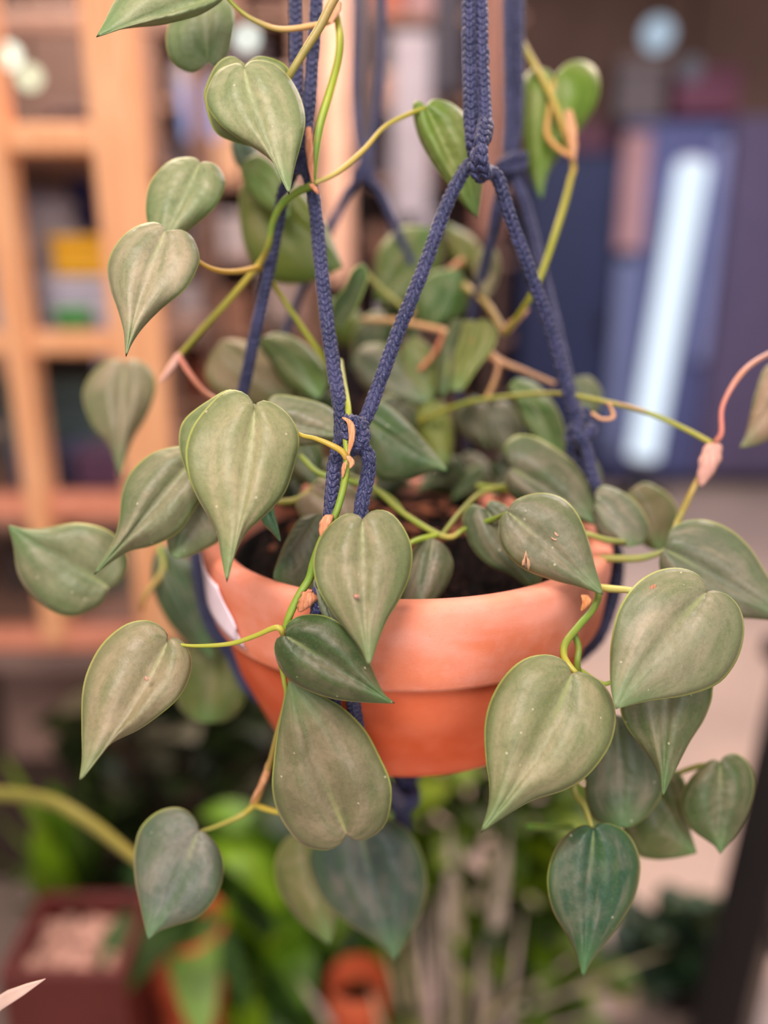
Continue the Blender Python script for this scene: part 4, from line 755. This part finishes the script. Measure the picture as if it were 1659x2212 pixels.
# bright strappy plant, lower left
c0 = G(120, 1850, 1.25); gx = c0[0]
r = floor_plant('spathe_plant', 'bright green strap-leaved plant low at the left edge', gx, 1.30, .08, .17, (96, 46, 38))
base = np.array([gx, 1.30, .18])
for px, py, Y, w, col in [(0, 1625, 1.22, .075, (136, 176, 26)), (-40, 1735, 1.18, .07, (116, 158, 22)), (60, 1880, 1.12, .065, (126, 166, 26)), (250, 1700, 1.26, .06, (84, 122, 24)), (-40, 1850, 1.16, .07, (112, 152, 24)), (110, 1690, 1.3, .06, (96, 134, 26)), (230, 1890, 1.16, .06, (60, 98, 34)), (190, 1640, 1.36, .06, (66, 84, 34)), (75, 1790, 1.15, .06, (130, 168, 30)), (300, 1790, 1.3, .06, (56, 86, 30)), (0, 1960, 1.1, .06, (72, 100, 28)), (170, 1960, 1.1, .05, (84, 120, 30))]:
    addleaf(r, base+rng.standard_normal(3)*.008, G(px, py, Y), w, col, .05)
# red-brown square planter with pale gravel
c = G(150, 2040, 1.02); pl = thing('square_planter', 'red-brown square planter with pale gravel at the lower left', 'planter', (c[0], 1.06, 0)); hz = c[2]-.01
for dx, dy, sx, sy in ((-.085, 0, .014, .17), (.085, 0, .014, .17), (0, -.078, .17, .014), (0, .078, .17, .014)): obj('side_panel', *box((c[0]+dx, 1.06+dy, hz*.5), (sx, sy, hz), 0, .004), TINT, pl, (98, 40, 36), smooth=False)
obj('gravel', *merge([box((c[0], 1.06, hz*.45), (.155, .14, hz*.9))]+[blob((c[0]+(rng.random()-.5)*.14, 1.06+(rng.random()-.5)*.13, hz*.91), .008+.006*rng.random(), i) for i in range(90)]), mat_simple('pale_gravel', (186, 146, 130), .8, .2, .3, 60), pl)
# orange terracotta pots on the floor
c = G(390, 2045, 1.10); r = floor_plant('dark_leaved_plant', 'plant with big dark oval leaves in an orange pot at the lower left', c[0], 1.14, .068, c[2]+.02, None)
b = np.array([c[0], 1.16, c[2]+.0])
for px, py, Y, w, col, s in [(215, 2190, .98, .125, (48, 78, 30), .05), (440, 2260, .98, .08, (110, 146, 56), .04), (330, 1900, 1.24, .07, (40, 66, 30), .05), (540, 2190, 1.06, .05, (56, 90, 30), .05), (250, 1900, 1.2, .06, (48, 80, 40), .05)]:
    addleaf(r, b, G(px, py, Y), w, col, s)
c = G(772, 2175, 1.06); r = floor_plant('leafy_plant', 'bushy bright green plant in an orange pot at the bottom centre', c[0], 1.09, .05, c[2]+.03, None)
bush(r, 130, 470, 850, 1800, 2240, 1.12, 1.36, .05, .085, .13, [(108, 146, 14), (132, 168, 22), (64, 100, 18), (46, 76, 20), (88, 128, 20), (40, 60, 20)])
c = G(1010, 2050, 1.3); r = floor_plant('fern', 'feathery yellow-green fern in a dark pot under the hanging pot', c[0], 1.34, .10, .16, (46, 36, 34))
bush(r, 330, 820, 1330, 1640, 2290, 1.06, 1.40, .045, .07, .11, [(118, 146, 8), (142, 166, 16), (92, 122, 10), (60, 84, 14), (108, 138, 12), (44, 62, 16)], 'frond')
c = G(985, 2260, 1.10); r = floor_plant('ornamental_grass', 'pale pinkish-grey spiky grass standing at the bottom centre', c[0], 1.12, .07, .14, (60, 48, 44))
b = np.array([c[0], 1.12, .12])
for px, py, Y, w in [(970, 1780, 1.04, .034), (992, 1880, 1.03, .018), (1098, 1790, 1.04, .030), (948, 1930, 1.02, .014), (905, 1960, 1.02, .013), (870, 1990, 1.02, .014), (1040, 2030, 1.0, .011), (830, 2040, 1.02, .013), (1130, 1960, 1.04, .011), (640, 2110, 1.02, .016), (930, 2070, .99, .012), (1070, 2120, 1.0, .011), (800, 2130, 1.0, .012), (1450, 2055, 1.1, .018), (1330, 2120, 1.06, .016), (1250, 2060, 1.08, .016), (1390, 2180, 1.06, .016), (1190, 2110, 1.05, .014)]:
    q = np.array([(px-985)/FPX*.8, 0, 0]) if px < 1180 else np.zeros(3)
    addleaf(r, b+q+rng.standard_normal(3)*[.012, .012, 0], G(px, py, Y), w, [(226, 206, 194), (216, 200, 182), (200, 190, 150), (230, 200, 194)][rng.integers(4)], .01 if px < 1160 else .03, False, 'grass_blade')
c = G(1470, 2130, 1.38); r = floor_plant('dark_shrub', 'dark green leafy plant on the floor beside the black leg', c[0], 1.40, .08, .12, (44, 38, 40))
bush(r, 90, 1350, 1560, 1975, 2240, 1.31, 1.45, .05, .08, .10, [(58, 80, 40), (44, 70, 44), (84, 100, 62), (36, 58, 40)])
c = G(330, 1640, 1.5); r = floor_plant('shade_plant', 'dim dark-leaved plant in front of the taupe bench', c[0]+.04, 1.38, .09, .2, (56, 40, 34))
bush(r, 150, 150, 860, 1500, 1960, 1.33, 1.45, .06, .11, .15, [(44, 58, 24), (58, 74, 30), (34, 42, 22), (50, 66, 26), (40, 52, 24), (110, 106, 84), (70, 58, 44), (34, 42, 22)])
# black leg of a leaning stand, lower right
A = G(1535, 2340, 1.22); A[2] = .014; B = G(1748, 1440, 1.36)
stand = thing('easel_stand', 'black metal stand leg slanting at the lower right edge', 'stand', (A[0], A[1], 0))
def bar(A, B, w): 
    v, f = tubeV(catmull([A, B], 4), np.full(4, w), 4); return v, f
obj('leg', *bar(A, B, .062), BLACKMETAL, stand, smooth=False)
B2 = B+np.array([.10, .02, 0]); obj('leg', *bar(np.array([B[0]+.42, 1.30, .012]), B2, .056), BLACKMETAL, stand, smooth=False)
obj('top_bar', *box((B[0]+.05, B[1]+.01, B[2]+.02), (.24, .08, .05), 0, .008), BLACKMETAL, stand, smooth=False)
obj('cross_bar', *bar(A*.7+B*.3, np.array([B[0]+.42, 1.30, .012])*.7+B2*.3, .02), BLACKMETAL, stand, smooth=False)
# pale pointed leaf poking in at the lower left, on a cane that stands outside the picture
r = floor_plant('cane_plant', 'cane plant whose pale pink pointed leaf tip pokes in at the lower-left corner', -.42, .50, .10, .2, (90, 60, 50))
T0 = P(99, 2114, .43); T1 = P(-10, 2168, .44); M0 = P(-90, 2215, .46); K = np.array([-.42, .50, 1.02])
cv = catmull([K, M0, T1, T0], 24); t = np.linspace(0, 1, 24); hw = .0135*np.clip((1-t)*3.2, 0, 1)**.7+.0003; V = []; F = []
sd = np.array([.25, .25, .94])
for i in range(24):
    for q in (-1, -.5, 0, .5, 1): V.append(cv[i]+sd*hw[i]*q*.9+np.array([0, -.3, 0])*hw[i]*abs(q)*.5)
for i in range(23):
    for j in range(4): F.append((i*5+j, i*5+j+1, (i+1)*5+j+1, (i+1)*5+j))
o = obj('leaf', V, F, BGLEAF, r, (244, 208, 190)); o.modifiers.new('thickness', 'SOLIDIFY').thickness = .0008
v, f = tubeV(catmull([(-.42, .5, .16), (-.425, .505, .6), K], 14), np.full(14, .012), 10); obj('cane', v, f, BGLEAF, r, (140, 116, 90))

# ------------------------------------------------------------------ light
import mathutils
def area(name, loc, tgt, size, e, col):
    l = bpy.data.lights.new(name, 'AREA'); l.energy = e; l.size = size; l.color = lin(col)[:3]; o = bpy.data.objects.new(name, l); COL.objects.link(o)
    o.location = loc; o.rotation_euler = (mathutils.Vector(tgt)-mathutils.Vector(loc)).to_track_quat('-Z', 'Y').to_euler()
area('ceiling_panel_front', (-.35, -.70, 2.75), (.0, .5, 1.3), .8, 52, (255, 238, 232))
area('frontal_fill', (.7, -1.7, 1.75), (.1, .6, 1.15), 1.5, 26, (246, 246, 255))  # added soft fill from behind the camera, not a known window
area('ceiling_panel_shop', (-.8, 2.6, 3.3), (-.8, 2.9, 0), 1.6, 165, (255, 226, 204))
area('cool_fill_right', (1.6, 3.2, 3.3), (1.4, 3.2, 0), 1.6, 80, (232, 234, 255))  # added cool fill for the right side, no fixture seen
area('ceiling_panel_floor', (1.0, 1.6, 2.6), (.8, 1.7, 0), 0.5, 22, (255, 214, 184))
w = bpy.data.worlds.new('shop_air'); S.world = w; w.use_nodes = True
bg = w.node_tree.nodes['Background']; bg.inputs[0].default_value = (*lin((226, 212, 206)), 1); bg.inputs[1].default_value = .5
S.view_settings.view_transform = 'Standard'; S.view_settings.look = 'None'; S.view_settings.exposure = 0.1; S.view_settings.gamma = 1
S.cycles.use_denoising = True; S.cycles.max_bounces = 7; S.cycles.caustics_reflective = False; S.cycles.caustics_refractive = False
